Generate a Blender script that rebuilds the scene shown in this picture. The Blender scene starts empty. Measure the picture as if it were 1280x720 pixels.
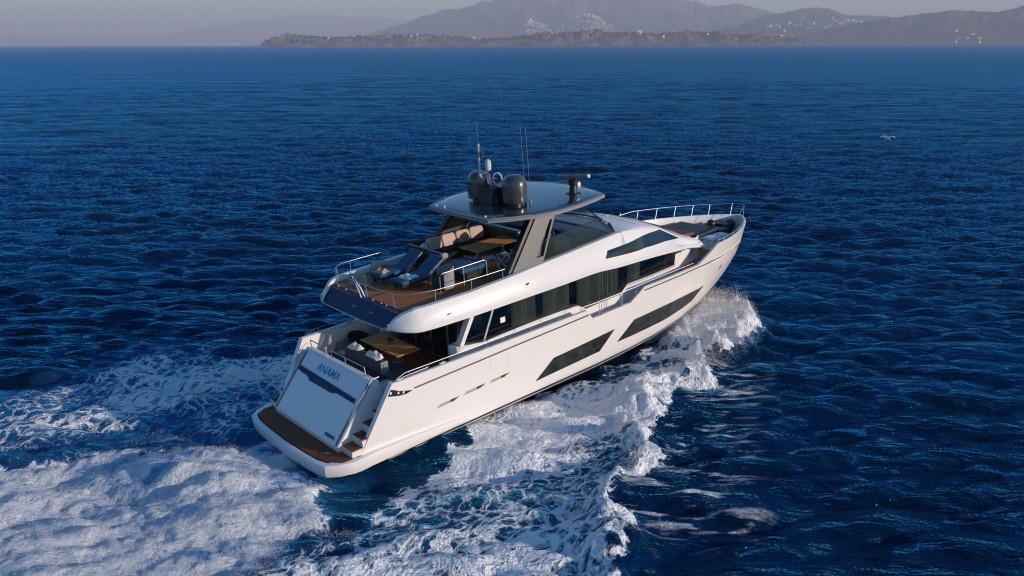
import bpy, bmesh, math, random
import numpy as np
from mathutils import Matrix, Vector, Euler
random.seed(7); RNG = np.random.default_rng(11)
scn = bpy.context.scene; COL = scn.collection
R = math.radians
# ------------------------------------------------------------------ camera, sky, sun, exposure
F_PX, AZ, CAM = 1040.1, 0.838, (-10.83, -23.242, 12.79)
PITCH, ROLL = math.atan(305.5 / F_PX), 0.0025
fw = Vector((math.cos(AZ) * math.cos(PITCH), math.sin(AZ) * math.cos(PITCH), -math.sin(PITCH)))
rt = Vector((math.sin(AZ), -math.cos(AZ), 0)); up = rt.cross(fw)
rt2 = (rt - up * ROLL).normalized(); up2 = rt2.cross(fw)
cd = bpy.data.cameras.new('camera'); cam = bpy.data.objects.new('camera', cd); COL.objects.link(cam)
cam.matrix_world = Matrix(((rt2.x, up2.x, -fw.x, CAM[0]), (rt2.y, up2.y, -fw.y, CAM[1]), (rt2.z, up2.z, -fw.z, CAM[2]), (0, 0, 0, 1)))
cd.sensor_width = 36; cd.lens = 36 * F_PX / 1280; cd.clip_start = 0.5; cd.clip_end = 120000
scn.camera = cam
SUN_EL, SUN_AZ = R(12.5), math.atan2(-0.87, 0.49)
sd = Vector((math.cos(SUN_AZ) * math.cos(SUN_EL), math.sin(SUN_AZ) * math.cos(SUN_EL), math.sin(SUN_EL)))
wd = bpy.data.worlds.new('World'); scn.world = wd; wd.use_nodes = True
nt = wd.node_tree; bg = nt.nodes['Background']
sky = nt.nodes.new('ShaderNodeTexSky'); sky.sky_type = 'NISHITA'; sky.sun_disc = False
sky.sun_elevation = SUN_EL; sky.sun_rotation = math.pi / 2 - SUN_AZ
sky.air_density = 1.0; sky.dust_density = 0.4; sky.ozone_density = 2.4; sky.altitude = 0
hs = nt.nodes.new('ShaderNodeHueSaturation'); hs.inputs['Saturation'].default_value = 2.4; hs.inputs['Hue'].default_value = 0.503
nt.links.new(sky.outputs[0], hs.inputs['Color']); nt.links.new(hs.outputs[0], bg.inputs[0])
bg.inputs[1].default_value = 0.13
sl = bpy.data.lights.new('sun', 'SUN'); sl.energy = 4.6; sl.angle = R(0.6); sl.color = (1.0, 0.83, 0.69)
so = bpy.data.objects.new('sun', sl); COL.objects.link(so); so.rotation_euler = sd.to_track_quat('Z', 'Y').to_euler()
scn.view_settings.view_transform = 'Standard'; scn.view_settings.look = 'None'
scn.view_settings.exposure = 0.32; scn.view_settings.gamma = 1.0
cy = scn.cycles; cy.use_denoising = True; cy.sample_clamp_direct = 10; cy.denoiser = 'OPENIMAGEDENOISE'; cy.max_bounces = 8
cy.transparent_max_bounces = 16; cy.volume_bounces = 0; cy.caustics_reflective = False; cy.caustics_refractive = False
cy.sample_clamp_indirect = 6; cy.filter_width = 1.1

# ------------------------------------------------------------------ materials
def mat(name, col, rough=0.5, metal=0.0, coat=0.0, var=0.0, vscale=3.0, bump=0.0, bscale=40.0, spec=0.5):
    m = bpy.data.materials.new(name); m.use_nodes = True; n = m.node_tree; b = n.nodes['Principled BSDF']
    b.inputs['Base Color'].default_value = (*col, 1); b.inputs['Roughness'].default_value = rough
    b.inputs['Metallic'].default_value = metal; b.inputs['Coat Weight'].default_value = coat
    b.inputs['Coat Roughness'].default_value = 0.08; b.inputs['Specular IOR Level'].default_value = spec
    if var or bump:
        tc = n.nodes.new('ShaderNodeTexCoord')
    if var:
        no = n.nodes.new('ShaderNodeTexNoise'); no.inputs['Scale'].default_value = vscale; no.inputs['Detail'].default_value = 5
        n.links.new(tc.outputs['Object'], no.inputs['Vector'])
        mr = n.nodes.new('ShaderNodeMapRange'); mr.inputs[1].default_value = 0.3; mr.inputs[2].default_value = 0.7
        mr.inputs[3].default_value = 1 - var; mr.inputs[4].default_value = 1 + var
        n.links.new(no.outputs[0], mr.inputs[0])
        mx = n.nodes.new('ShaderNodeVectorMath'); mx.operation = 'SCALE'; mx.inputs[0].default_value = col
        n.links.new(mr.outputs[0], mx.inputs['Scale']); n.links.new(mx.outputs[0], b.inputs['Base Color'])
    if bump:
        nb = n.nodes.new('ShaderNodeTexNoise'); nb.inputs['Scale'].default_value = bscale; nb.inputs['Detail'].default_value = 3
        n.links.new(tc.outputs['Object'], nb.inputs['Vector'])
        bp = n.nodes.new('ShaderNodeBump'); bp.inputs['Strength'].default_value = bump; bp.inputs['Distance'].default_value = 0.02
        n.links.new(nb.outputs[0], bp.inputs['Height']); n.links.new(bp.outputs[0], b.inputs['Normal'])
    return m
def teak(name, col, pitch=0.07, axis=1, rough=0.55, caulk=(0.02, 0.018, 0.016)):
    m = mat(name, col, rough, spec=.22); n = m.node_tree; b = n.nodes['Principled BSDF']; L = n.links.new
    tc = n.nodes.new('ShaderNodeTexCoord'); sp = n.nodes.new('ShaderNodeSeparateXYZ'); L(tc.outputs['Object'], sp.inputs[0])
    mo = n.nodes.new('ShaderNodeMath'); mo.operation = 'PINGPONG'; mo.inputs[1].default_value = pitch / 2; L(sp.outputs[axis], mo.inputs[0])
    lt = n.nodes.new('ShaderNodeMath'); lt.operation = 'LESS_THAN'; lt.inputs[1].default_value = 0.004; L(mo.outputs[0], lt.inputs[0])
    fl = n.nodes.new('ShaderNodeMath'); fl.operation = 'SNAP'; fl.inputs[1].default_value = pitch; L(sp.outputs[axis], fl.inputs[0])
    wn = n.nodes.new('ShaderNodeTexWhiteNoise'); wn.noise_dimensions = '1D'; L(fl.outputs[0], wn.inputs['W'])
    mp = n.nodes.new('ShaderNodeMapping'); mp.inputs['Scale'].default_value = (2, 40, 10) if axis == 1 else (40, 2, 10); L(tc.outputs['Object'], mp.inputs[0])
    no = n.nodes.new('ShaderNodeTexNoise'); no.inputs['Scale'].default_value = 1.5; no.inputs['Detail'].default_value = 4; L(mp.outputs[0], no.inputs['Vector'])
    ad = n.nodes.new('ShaderNodeMath'); ad.operation = 'ADD'; L(wn.outputs[0], ad.inputs[0]); L(no.outputs[0], ad.inputs[1])
    mr = n.nodes.new('ShaderNodeMapRange'); mr.inputs[2].default_value = 2; mr.inputs[3].default_value = 0.55; mr.inputs[4].default_value = 1.45; L(ad.outputs[0], mr.inputs[0])
    vm = n.nodes.new('ShaderNodeVectorMath'); vm.operation = 'SCALE'; vm.inputs[0].default_value = col; L(mr.outputs[0], vm.inputs['Scale'])
    mx = n.nodes.new('ShaderNodeMix'); mx.data_type = 'RGBA'; L(lt.outputs[0], mx.inputs['Factor']); L(vm.outputs[0], mx.inputs['A'])
    mx.inputs['B'].default_value = (*caulk, 1); L(mx.outputs['Result'], b.inputs['Base Color'])
    return m
def glass(name, tint, trans, rough=0.03):
    m = bpy.data.materials.new(name); m.use_nodes = True; n = m.node_tree; n.nodes.clear(); L = n.links.new
    out = n.nodes.new('ShaderNodeOutputMaterial'); t = n.nodes.new('ShaderNodeBsdfTransparent'); t.inputs[0].default_value = (*[c * trans for c in tint], 1)
    p = n.nodes.new('ShaderNodeBsdfGlossy'); p.inputs['Roughness'].default_value = rough; p.inputs[0].default_value = (.9, .95, 1, 1)
    ge = n.nodes.new('ShaderNodeNewGeometry'); dt = n.nodes.new('ShaderNodeVectorMath'); dt.operation = 'DOT_PRODUCT'; L(ge.outputs['Normal'], dt.inputs[0]); L(ge.outputs['Incoming'], dt.inputs[1])
    def mm(op, a, c=None):
        x = n.nodes.new('ShaderNodeMath'); x.operation = op
        for i, q in enumerate((a, c)):
            if isinstance(q, (int, float)): x.inputs[i].default_value = q
            elif q is not None: L(q, x.inputs[i])
        return x.outputs[0]
    fr = mm('ADD', mm('MULTIPLY', mm('POWER', mm('SUBTRACT', 1.0, mm('ABSOLUTE', dt.outputs['Value'])), 5.0), .95), .045)
    mx = n.nodes.new('ShaderNodeMixShader'); L(fr, mx.inputs[0]); L(t.outputs[0], mx.inputs[1]); L(p.outputs[0], mx.inputs[2]); L(mx.outputs[0], out.inputs[0])
    return m
M = dict(
    white=mat('white_gelcoat', (0.80, 0.775, 0.755), 0.3, coat=0.4, var=0.02, vscale=0.6),
    cream=mat('cream_gelcoat', (0.72, 0.68, 0.64), 0.4),
    grey=mat('grey_metallic_paint', (0.085, 0.09, 0.10), 0.42, metal=0.15, coat=0.1, var=0.05),
    dgrey=mat('dark_grey_paint', (0.05, 0.055, 0.065), 0.28, coat=0.6, var=0.06),
    skydark=mat('sky_tinted_dark', (0.006, 0.034, 0.105), 0.5, spec=.2),  # blue of mirrored sea and sky is put into this dark colour
    black=mat('black_satin', (0.012, 0.012, 0.014), 0.4, var=0.2),
    bglass=mat('dark_glass', (0.006, 0.010, 0.014), 0.05, coat=0.3, spec=0.6),
    hullglass=mat('hull_window_glass', (0.024, 0.028, 0.027), 0.09, var=0.5, vscale=2.2, bump=0.15, bscale=3.0),  # mottle in the colour stands for foam mirrored in the panes
    tglass=glass('tinted_glass', (0.92, 0.95, 0.91), 0.72),
    sglass=glass('smoked_glass', (0.7, 0.88, 1.0), 0.5),
    steel=mat('stainless_steel', (0.50, 0.51, 0.53), 0.48, metal=1.0),
    teak=teak('teak_deck', (0.44, 0.155, 0.052)),
    tteak=teak('table_teak', (0.74, 0.30, 0.085), pitch=0.11, axis=1, rough=0.65, caulk=(0.13, 0.05, 0.02)),
    steakx=teak('dark_wet_teak', (0.20, 0.062, 0.022), rough=.6),
    gfab=mat('grey_cushion_fabric', (0.060, 0.066, 0.078), 0.9, var=0.12, vscale=4, bump=0.3, bscale=60),
    lgfab=mat('pale_grey_fabric', (0.26, 0.265, 0.28), 0.9, var=0.1, vscale=4, bump=0.3, bscale=60),
    dfab=mat('charcoal_fabric', (0.022, 0.023, 0.027), 0.9, var=0.2, vscale=5, bump=0.3, bscale=60),
    bfab=mat('blue_lounger_fabric', (0.014, 0.085, 0.17), 0.85, var=0.12, vscale=4, bump=0.25, bscale=70),
    pink=mat('pale_pink_fabric', (0.56, 0.42, 0.37), 0.9, var=0.06, vscale=6, bump=0.4, bscale=30),
    towel=mat('white_towelling', (0.72, 0.70, 0.70), 0.95, var=0.08, vscale=8, bump=0.8, bscale=40),
    beige=mat('beige_fabric', (0.42, 0.33, 0.24), 0.95, var=0.15, vscale=5, bump=0.6, bscale=30),
    curtain=mat('curtain_cloth', (0.50, 0.49, 0.44), 0.95, var=0.08, vscale=3),
    interior=mat('dim_interior', (0.03, 0.03, 0.03), 0.8, var=0.2),
    red=mat('dark_red_leather', (0.16, 0.05, 0.032), 0.6),
    lgrey=mat('edge_grey_paint', (0.24, 0.245, 0.26), 0.4),
    roofp=mat('hardtop_paint', (0.010, 0.020, 0.036), 0.22, coat=1.0, spec=.7),
    vent=mat('vent_recess', (0.42, 0.36, 0.31), 0.6),
    lamp=mat('light_lens', (0.85, 0.85, 0.85), 0.2),
    blue=mat('blue_lettering', (0.04, 0.28, 0.62), 0.35),
    dblue=mat('dark_blue_lettering', (0.010, 0.025, 0.075), 0.35),
    leaf=mat('plant_leaf', (0.03, 0.055, 0.015), 0.6, var=0.3, vscale=20),
    straw=mat('wicker', (0.30, 0.19, 0.08), 0.8, var=0.3, vscale=20, bump=0.6, bscale=60),
)
def hull_paint():
    m = mat('hull_paint', (0.80, 0.775, 0.755), 0.28, coat=0.4); n = m.node_tree; b = n.nodes['Principled BSDF']; L = n.links.new
    tc = n.nodes.new('ShaderNodeTexCoord'); sp = n.nodes.new('ShaderNodeSeparateXYZ'); L(tc.outputs['Object'], sp.inputs[0])
    cr = n.nodes.new('ShaderNodeValToRGB'); cr.color_ramp.interpolation = 'CONSTANT'
    mr = n.nodes.new('ShaderNodeMapRange'); mr.inputs[1].default_value = -1.0; mr.inputs[2].default_value = 1.0; L(sp.outputs[2], mr.inputs[0]); L(mr.outputs[0], cr.inputs[0])
    e = cr.color_ramp.elements; dark = (0.014, 0.011, 0.011, 1); wh = (0.80, 0.775, 0.755, 1)
    e[0].position = 0; e[0].color = (0.02, 0.014, 0.013, 1); e[1].position = 0.395; e[1].color = wh
    x = e.new(0.425); x.color = dark; x = e.new(0.482); x.color = wh
    no = n.nodes.new('ShaderNodeTexNoise'); no.inputs['Scale'].default_value = 0.5; L(tc.outputs['Object'], no.inputs['Vector'])
    mr2 = n.nodes.new('ShaderNodeMapRange'); mr2.inputs[3].default_value = 0.96; mr2.inputs[4].default_value = 1.02; L(no.outputs[0], mr2.inputs[0])
    vm = n.nodes.new('ShaderNodeVectorMath'); vm.operation = 'SCALE'; L(cr.outputs[0], vm.inputs[0]); L(mr2.outputs[0], vm.inputs['Scale']); L(vm.outputs[0], b.inputs['Base Color'])
    return m
M['hull'] = hull_paint()

# ------------------------------------------------------------------ mesh helpers
class MB:
    def __init__(s): s.v = []; s.f = []
    def add(s, vs, fs):
        o = len(s.v); s.v += [tuple(map(float, p)) for p in vs]; s.f += [tuple(i + o for i in q) for q in fs]; return s
    def box(s, x0, x1, y0, y1, z0, z1):
        return s.add([(x, y, z) for z in (z0, z1) for y in (y0, y1) for x in (x0, x1)],
                     [(0, 2, 3, 1), (4, 5, 7, 6), (0, 1, 5, 4), (2, 6, 7, 3), (0, 4, 6, 2), (1, 3, 7, 5)])
    def obox(s, c, size, rz=0.0, ry=0.0, rx=0.0):
        E = Euler((rx, ry, rz)).to_matrix(); vs = []
        for z in (-.5, .5):
            for y in (-.5, .5):
                for x in (-.5, .5): vs.append(Vector(c) + E @ Vector((x * size[0], y * size[1], z * size[2])))
        return s.add(vs, [(0, 2, 3, 1), (4, 5, 7, 6), (0, 1, 5, 4), (2, 6, 7, 3), (0, 4, 6, 2), (1, 3, 7, 5)])
    def prism(s, poly, a, b, plane='xz'):
        n = len(poly)
        def P(p, t): return (p[0], t, p[1]) if plane == 'xz' else ((p[0], p[1], t) if plane == 'xy' else (t, p[0], p[1]))
        return s.add([P(p, a) for p in poly] + [P(p, b) for p in poly],
                     [tuple(range(n)), tuple(range(2 * n - 1, n - 1, -1))] + [(i, i + n, (i + 1) % n + n, (i + 1) % n) for i in range(n)])
    def loft(s, rings, closed=False, caps=False):
        n = len(rings[0]); vs = [p for r in rings for p in r]; fs = []
        m = n if closed else n - 1
        for i in range(len(rings) - 1):
            for j in range(m): fs.append((i * n + j, i * n + (j + 1) % n, (i + 1) * n + (j + 1) % n, (i + 1) * n + j))
        if caps: fs += [tuple(range(n - 1, -1, -1)), tuple(range((len(rings) - 1) * n, len(rings) * n))]
        return s.add(vs, fs)
    def tube(s, path, r, n=8, closed=False):
        P = [Vector(p) for p in path]; rings = []; N = len(P)
        for i, p in enumerate(P):
            if closed: d = (P[(i + 1) % N] - P[i - 1])
            else: d = (P[min(i + 1, N - 1)] - P[max(i - 1, 0)])
            d.normalize(); a = d.orthogonal() if abs(d.z) > .95 else d.cross(Vector((0, 0, 1)))
            a.normalize(); b = d.cross(a); rr = r[i] if isinstance(r, (list, tuple)) else r
            rings.append([p + (a * math.cos(t) + b * math.sin(t)) * rr for t in [2 * math.pi * k / n for k in range(n)]])
        if closed: rings.append(rings[0]); return s.loft(rings, True)
        return s.loft(rings, True, True)
    def lathe(s, prof, c=(0, 0, 0), n=24):
        rings = [[(c[0] + r * math.cos(2 * math.pi * k / n), c[1] + r * math.sin(2 * math.pi * k / n), c[2] + z) for k in range(n)] for r, z in prof]
        return s.loft(rings, True, True)
    def ball(s, c, r, sc=(1, 1, 1), n=10):
        prof = [(math.sin(math.pi * i / n), -math.cos(math.pi * i / n)) for i in range(n + 1)]
        prof[0] = (.02, -1); prof[-1] = (.02, 1); m = 2 * n
        rings = [[(c[0] + r * sc[0] * p * math.cos(2 * math.pi * k / m), c[1] + r * sc[1] * p * math.sin(2 * math.pi * k / m), c[2] + r * sc[2] * z) for k in range(m)] for p, z in prof]
        return s.loft(rings, True, True)
    def cushion(s, c, size, rz=0.0, ry=0.0, rx=0.0, puff=0.35, n=8):
        E = Euler((rx, ry, rz)).to_matrix(); c = Vector(c)
        def sp(t, e): return math.copysign(abs(t) ** e, t)
        rings = []
        for i in range(n + 1):
            a = -math.pi / 2 + math.pi * i / n; ring = []
            for k in range(4 * n):
                b = 2 * math.pi * k / (4 * n)
                x = sp(math.cos(b), puff * .6) * sp(max(math.cos(a), 1e-6), puff); y = sp(math.sin(b), puff * .6) * sp(max(math.cos(a), 1e-6), puff); z = sp(math.sin(a), puff + .3)
                ring.append(c + E @ Vector((x * size[0] / 2, y * size[1] / 2, z * size[2] / 2)))
            rings.append(ring)
        return s.loft(rings, True, True)
    def build(s, name, m, parent=None, smooth=35, bevel=0.0, seg=2, fix=True):
        me = bpy.data.meshes.new(name); me.from_pydata(s.v, [], s.f); me.validate()
        if fix:
            b = bmesh.new(); b.from_mesh(me); bmesh.ops.remove_doubles(b, verts=b.verts, dist=1e-5); bmesh.ops.recalc_face_normals(b, faces=b.faces); b.to_mesh(me); b.free()
        me.materials.append(m if not isinstance(m, str) else M[m])
        if smooth is not None:
            me.shade_smooth(); me.set_sharp_from_angle(angle=R(smooth))
        o = bpy.data.objects.new(name, me); COL.objects.link(o)
        if parent is not None: o.parent = parent
        if bevel:
            bv = o.modifiers.new('bevel', 'BEVEL'); bv.width = bevel; bv.segments = seg; bv.limit_method = 'ANGLE'; bv.angle_limit = R(40)
        return o
def tag(o, label=None, cat=None, group=None, kind=None):
    for k, v in (('label', label), ('category', cat), ('group', group), ('kind', kind)):
        if v: o[k] = v
    return o
TRIM = Matrix.Rotation(-0.06, 4, 'Y')
def thing(name, label, cat, loc=(0, 0, 0), rz=0.0, group=None, aboard=True):
    o = bpy.data.objects.new(name, None); COL.objects.link(o); o.empty_display_size = .3
    mw = Matrix.Translation(loc) @ Matrix.Rotation(rz, 4, 'Z')
    o.matrix_world = TRIM @ mw if aboard else mw
    return tag(o, label, cat, group)
def lerp_tab(xs, ys): return lambda x: float(np.interp(x, xs, ys))
def mirror(pts): return [(x, -y, z) for x, y, z in pts]

# ------------------------------------------------------------------ sea: waves, wake and foam
def wave_tile(N, L, lam_min, lam_max, wdir, rms, seed, spread=4):
    g = np.random.default_rng(seed); k1 = 2 * np.pi * np.fft.fftfreq(N, L / N); kx, ky = np.meshgrid(k1, k1, indexing='ij')
    k = np.hypot(kx, ky); k[0, 0] = 1; c = (kx * math.cos(wdir) + ky * math.sin(wdir)) / k
    lam = 2 * np.pi / k; amp = k ** -1.75 * np.abs(c) ** spread * np.exp(-(lam / lam_max) ** 2 * .5) * (lam > lam_min); amp[0, 0] = 0
    sp_ = amp * np.exp(2j * np.pi * g.random((N, N))); h = np.fft.ifft2(sp_).real; q = rms / h.std()
    return h * q, L, np.fft.ifft2(1j * sp_ * kx / k).real * q, np.fft.ifft2(1j * sp_ * ky / k).real * q
def sample(tile, x, y, rot=0.0, ch=0):
    h, L = tile[0 if ch == 0 else ch + 1], tile[1]; N = h.shape[0]; c, s = math.cos(rot), math.sin(rot)
    u = ((c * x - s * y) / L % 1) * N; v = ((s * x + c * y) / L % 1) * N
    i = np.floor(u).astype(int); j = np.floor(v).astype(int); a = u - i; b = v - j; i %= N; j %= N; I2 = (i + 1) % N; J2 = (j + 1) % N
    return (h[i, j] * (1 - a) * (1 - b) + h[I2, j] * a * (1 - b) + h[i, J2] * (1 - a) * b + h[I2, J2] * a * b)
WDIR = AZ - 0.06
T_long = wave_tile(512, 143.0, 2.5, 9, WDIR, 0.10, 1, 3)
T_mid = wave_tile(1024, 57.0, 0.75, 2.6, WDIR + .10, 0.095, 2, 4)
T_iso = wave_tile(512, 40.0, 0.35, 3.0, 0.0, 1.0, 3, 0)      # roiling noise
T_iso2 = wave_tile(512, 17.0, 0.2, 0.8, 0.0, 1.0, 4, 0)
T_big = wave_tile(256, 70.0, 2.0, 9.0, 0.0, 1.0, 5, 0)
def axis_pts(a, b, d, lo, hi, g1=1.0085, g2=1.15):
    core = list(np.arange(a, b, d))
    def go(p, sgn, end):
        out = []; st = d
        while (p < end if sgn > 0 else p > end):
            st *= g1 if abs(p) < 260 else g2; p += sgn * st; out.append(p)
        return out
    return np.array(go(a, -1, lo)[::-1] + core + go(core[-1], 1, hi))
gx = axis_pts(-11.5, 34, 0.11, -300, 55000); gy = axis_pts(-15.5, 24, 0.11, -300, 55000)
X, Y = np.meshgrid(gx, gy, indexing='ij')
SP = np.maximum(np.gradient(gx)[:, None] + 0 * Y, np.gradient(gy)[None, :] + 0 * X)
def seg_dist(px, py, a, b):
    dx, dy = b[0] - a[0], b[1] - a[1]; t = np.clip(((px - a[0]) * dx + (py - a[1]) * dy) / (dx * dx + dy * dy), 0, 1)
    return np.hypot(px - a[0] - t * dx, py - a[1] - t * dy)
def poly_field(px, py, poly, soft):
    inside = np.zeros(px.shape, bool); d = np.full(px.shape, 1e9); n = len(poly)
    for i in range(n):
        a, b = poly[i], poly[(i + 1) % n]; d = np.minimum(d, seg_dist(px, py, a, b))
        cr = ((a[1] > py) != (b[1] > py)); xin = (b[0] - a[0]) * (py - a[1]) / (b[1] - a[1] + 1e-12) + a[0]; inside ^= cr & (px < xin)
    return np.clip(.5 + np.where(inside, d, -d) / soft / 2, 0, 1)
def line_dist(px, py, pl):
    d = np.full(px.shape, 1e9)
    for a, b in zip(pl[:-1], pl[1:]): d = np.minimum(d, seg_dist(px, py, a, b))
    return d
near = (X > -60) & (X < 45) & (Y > -45) & (Y < 40)
xs, ys = X[near], Y[near]
jx = sample(T_big, xs, ys) * .35 + sample(T_iso, xs, ys) * .22; jy = sample(T_big, xs + 30, ys - 11) * .35 + sample(T_iso, xs + 7, ys) * .22
wx, wy = xs + jx, ys + jy
P_stern = [(0.75, 1.6), (0.6, -2.75), (-0.3, -3.3), (-1.5, -4.3), (-2.8, -5.3), (-4.5, -6.6), (-9, -10), (-40, -20), (-60, -6), (-60, 14), (-7.2, 5.6), (-4.2, 4.0), (-1.9, 2.7)]
P_stbd = [(5.8, -2.4), (8, -2.3), (12, -2.4), (17, -1.9), (22, -.3), (23.2, -2.0), (21.5, -3.6), (19.6, -4.6), (17.6, -4.5), (15.3, -5.1), (13.6, -4.8), (12.0, -5.1), (10, -6.4), (8.1, -8.4), (6.6, -9.0), (4.9, -9.6), (3.6, -11.2), (0, -14.5), (-8, -22), (-14, -24), (-6, -9), (-3.6, -5.9), (-1.0, -5.0), (1.2, -4.7), (4.6, -3.9)]
P_stbd_core = [(8, -3.0), (12, -2.9), (17, -2.2), (22, -.4), (23.0, -2.0), (21.2, -3.6), (19.4, -4.4), (17.6, -4.2), (15.3, -4.6), (13.4, -4.4), (11.0, -4.6), (9.0, -5.6), (6.4, -6.6), (2.5, -6.2), (1.5, -5.0), (5.0, -4.3)]
CREST = [(22.9, -2.2), (20.6, -4.1), (18.6, -4.6), (16.6, -4.5), (15.3, -5.1), (14.1, -4.8), (12.3, -4.85), (10.9, -5.7), (10.0, -6.4), (9.0, -7.6), (8.1, -8.4), (6.6, -8.9), (4.9, -9.5), (3.8, -11.0), (1.0, -13.6), (-6, -20)]
P_bow = [(23.5, .9), (22.2, 1.0), (19, 1.2), (17, -.8), (16.4, -2.6), (17.6, -4.4), (19.3, -4.8), (20.9, -4.6), (23.4, -2.5), (24.0, -.6)]
P_rip = [(14.1, -4.8), (17.2, -5.4), (17.4, -6.6), (15.3, -8.2), (9.8, -11.5), (6.0, -12.2), (4.6, -10.6), (6.6, -9.0), (10.0, -6.3)]
P_port = [(1.0, 3.2), (3, 3.0), (9, 2.9), (16, 2.5), (20, 1.0), (22.5, 1.0), (22, 3.6), (17.5, 5.6), (12, 6.2), (6, 8.2), (2.5, 10.7), (-.5, 11.8), (-6, 11.6), (-20, 17), (-50, 32), (-50, 12), (-8, 7.0), (-5.2, 5.4), (-3.6, 4.6), (-.5, 2.2)]
d_st = poly_field(wx, wy, P_stern, .45); d_sb = poly_field(wx, wy, P_stbd, .35); d_sc = poly_field(wx, wy, P_stbd_core, .9)
dcr = line_dist(wx, wy, CREST); taper = np.interp(xs, [-6, 2, 6, 20], [.35, .7, 1, 1])
d_cr = np.clip(1.02 - dcr / (.5 * taper + .12), 0, 1) * taper
d_bw = poly_field(wx, wy, P_bow, .55); d_rp = poly_field(wx, wy, P_rip, .9); d_pt = poly_field(wx, wy, P_port, 1.3)
big = sample(T_big, xs * 1.0, ys * 1.0); stre = sample(T_big, xs * .45, ys * 1.25, .15)
far_in = np.clip((-xs - 2) / 8, 0, 1)
hole = np.clip(1.0 - .16 * np.clip(-big - .3, 0, 3) - .15 * np.clip(stre - .2, 0, 3), .62, 1.1)
foam = np.maximum.reduce([d_st * (.90 * hole + .02), d_sb * (.65 + .12 * stre + .06 * big), d_sc * (.69 + .11 * stre), d_cr * 1.0, d_bw * (.86 + .06 * big), d_pt * (.50 + .13 * stre + .05 * big)])
lead = np.clip(1.3 - np.hypot((xs + .2) / 1.9, (ys + .2) / 3.6), 0, 1)      # the clean slick sucked up behind the platform
foam = foam * (1 - .34 * np.clip((xs + .7 + .25 * big) / .5, 0, 1) * np.clip((2.7 - np.abs(ys + .3)) / .4, 0, 1) * (xs < 1.5))
aer = np.clip(np.maximum.reduce([d_st * 1.0, d_sb * .22, d_sc * .35, d_pt * .62, d_bw * .8, lead * .8]), 0, 1)
H = np.zeros(X.shape); FO = np.zeros(X.shape); AE = np.zeros(X.shape); RI = np.zeros(X.shape)
fade = lambda lam: np.clip((lam / SP - 1.6) / 2, 0, 1)
H += sample(T_long, X, Y) * fade(6) + sample(T_long, X, Y, .5) * .3 * fade(6) + sample(T_mid, X, Y) * fade(1.8)
hn = np.zeros(xs.shape); iso = sample(T_iso, xs, ys); iso2 = sample(T_iso2, xs, ys)
bil = np.abs(iso)
hn += d_st * (.10 + .055 * big + .04 * (bil - .7) + .03 * np.abs(iso2) + .05 * stre) * np.interp(xs, [-8, -2.5, -.2, .8], [.9, 1.15, .8, 0])
hn += d_st * .22 * np.exp(-((xs + 3) / 2.4) ** 2 - ((ys + 1.6) / 3.0) ** 2)
hn += (d_sc * .6 + d_sb * .4) * (.03 * iso + .02 * np.abs(iso2))
cr = np.exp(-(line_dist(xs + .3 * jx, ys + .3 * jy, CREST) / .75) ** 2) * taper
hn += cr * (.34 + .10 * iso + .06 * np.abs(iso2))
hn += d_bw * (.50 + .07 * np.abs(iso) + .08 * np.abs(iso2)) * np.interp(xs, [15, 18, 22, 24], [.4, 1, 1, .5])
hn += d_sb * .12 * np.interp(xs, [4, 9, 16, 20], [0, .4, 1, 1])
hn -= .20 * np.exp(-((xs - 1.5) / 3.5) ** 2 - ((ys) / 4.2) ** 2) + .14 * np.exp(-((xs - 2.5) / 4) ** 2 - ((ys + 4.0) / 1.1) ** 2)
hn += d_pt * (.05 * iso + .05 * big)
hn += d_rp * .035 * sample(T_mid, xs * 1.4, ys * 1.4) / .06
H[near] += hn; FO[near] = np.clip(foam, 0, 1); AE[near] = aer; RI[near] = d_rp
CX, CY = np.zeros(X.shape), np.zeros(X.shape)
for tl, lam, w in ((T_long, 6, 1.25), (T_mid, 1.8, .75)):
    CX += sample(tl, X, Y, 0, 1) * w * fade(lam); CY += sample(tl, X, Y, 0, 2) * w * fade(lam)
calm = np.ones(X.shape); calm[near] = 1 - .6 * np.clip(d_st + d_sc + d_bw, 0, 1)
nx_, ny_ = X.shape
co = np.stack([X - CX * calm, Y - CY * calm, H], -1).reshape(-1, 3)
idx = np.arange(nx_ * ny_).reshape(nx_, ny_)
quads = np.stack([idx[:-1, :-1], idx[1:, :-1], idx[1:, 1:], idx[:-1, 1:]], -1).reshape(-1, 4)
me = bpy.data.meshes.new('sea'); me.vertices.add(len(co)); me.vertices.foreach_set('co', co.ravel())
me.loops.add(quads.size); me.loops.foreach_set('vertex_index', quads.ravel().astype(np.int32))
me.polygons.add(len(quads)); me.polygons.foreach_set('loop_start', np.arange(0, quads.size, 4, dtype=np.int32)); me.polygons.foreach_set('loop_total', np.full(len(quads), 4, np.int32))
me.update(); me.shade_smooth()
for nm, a in (('foam', FO), ('aerated', AE), ('ripple', RI), ('unresolved', np.clip((SP - .11) / 2.2, 0, 1))):
    at = me.attributes.new(nm, 'FLOAT', 'POINT'); at.data.foreach_set('value', a.ravel().astype(np.float32))
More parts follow.
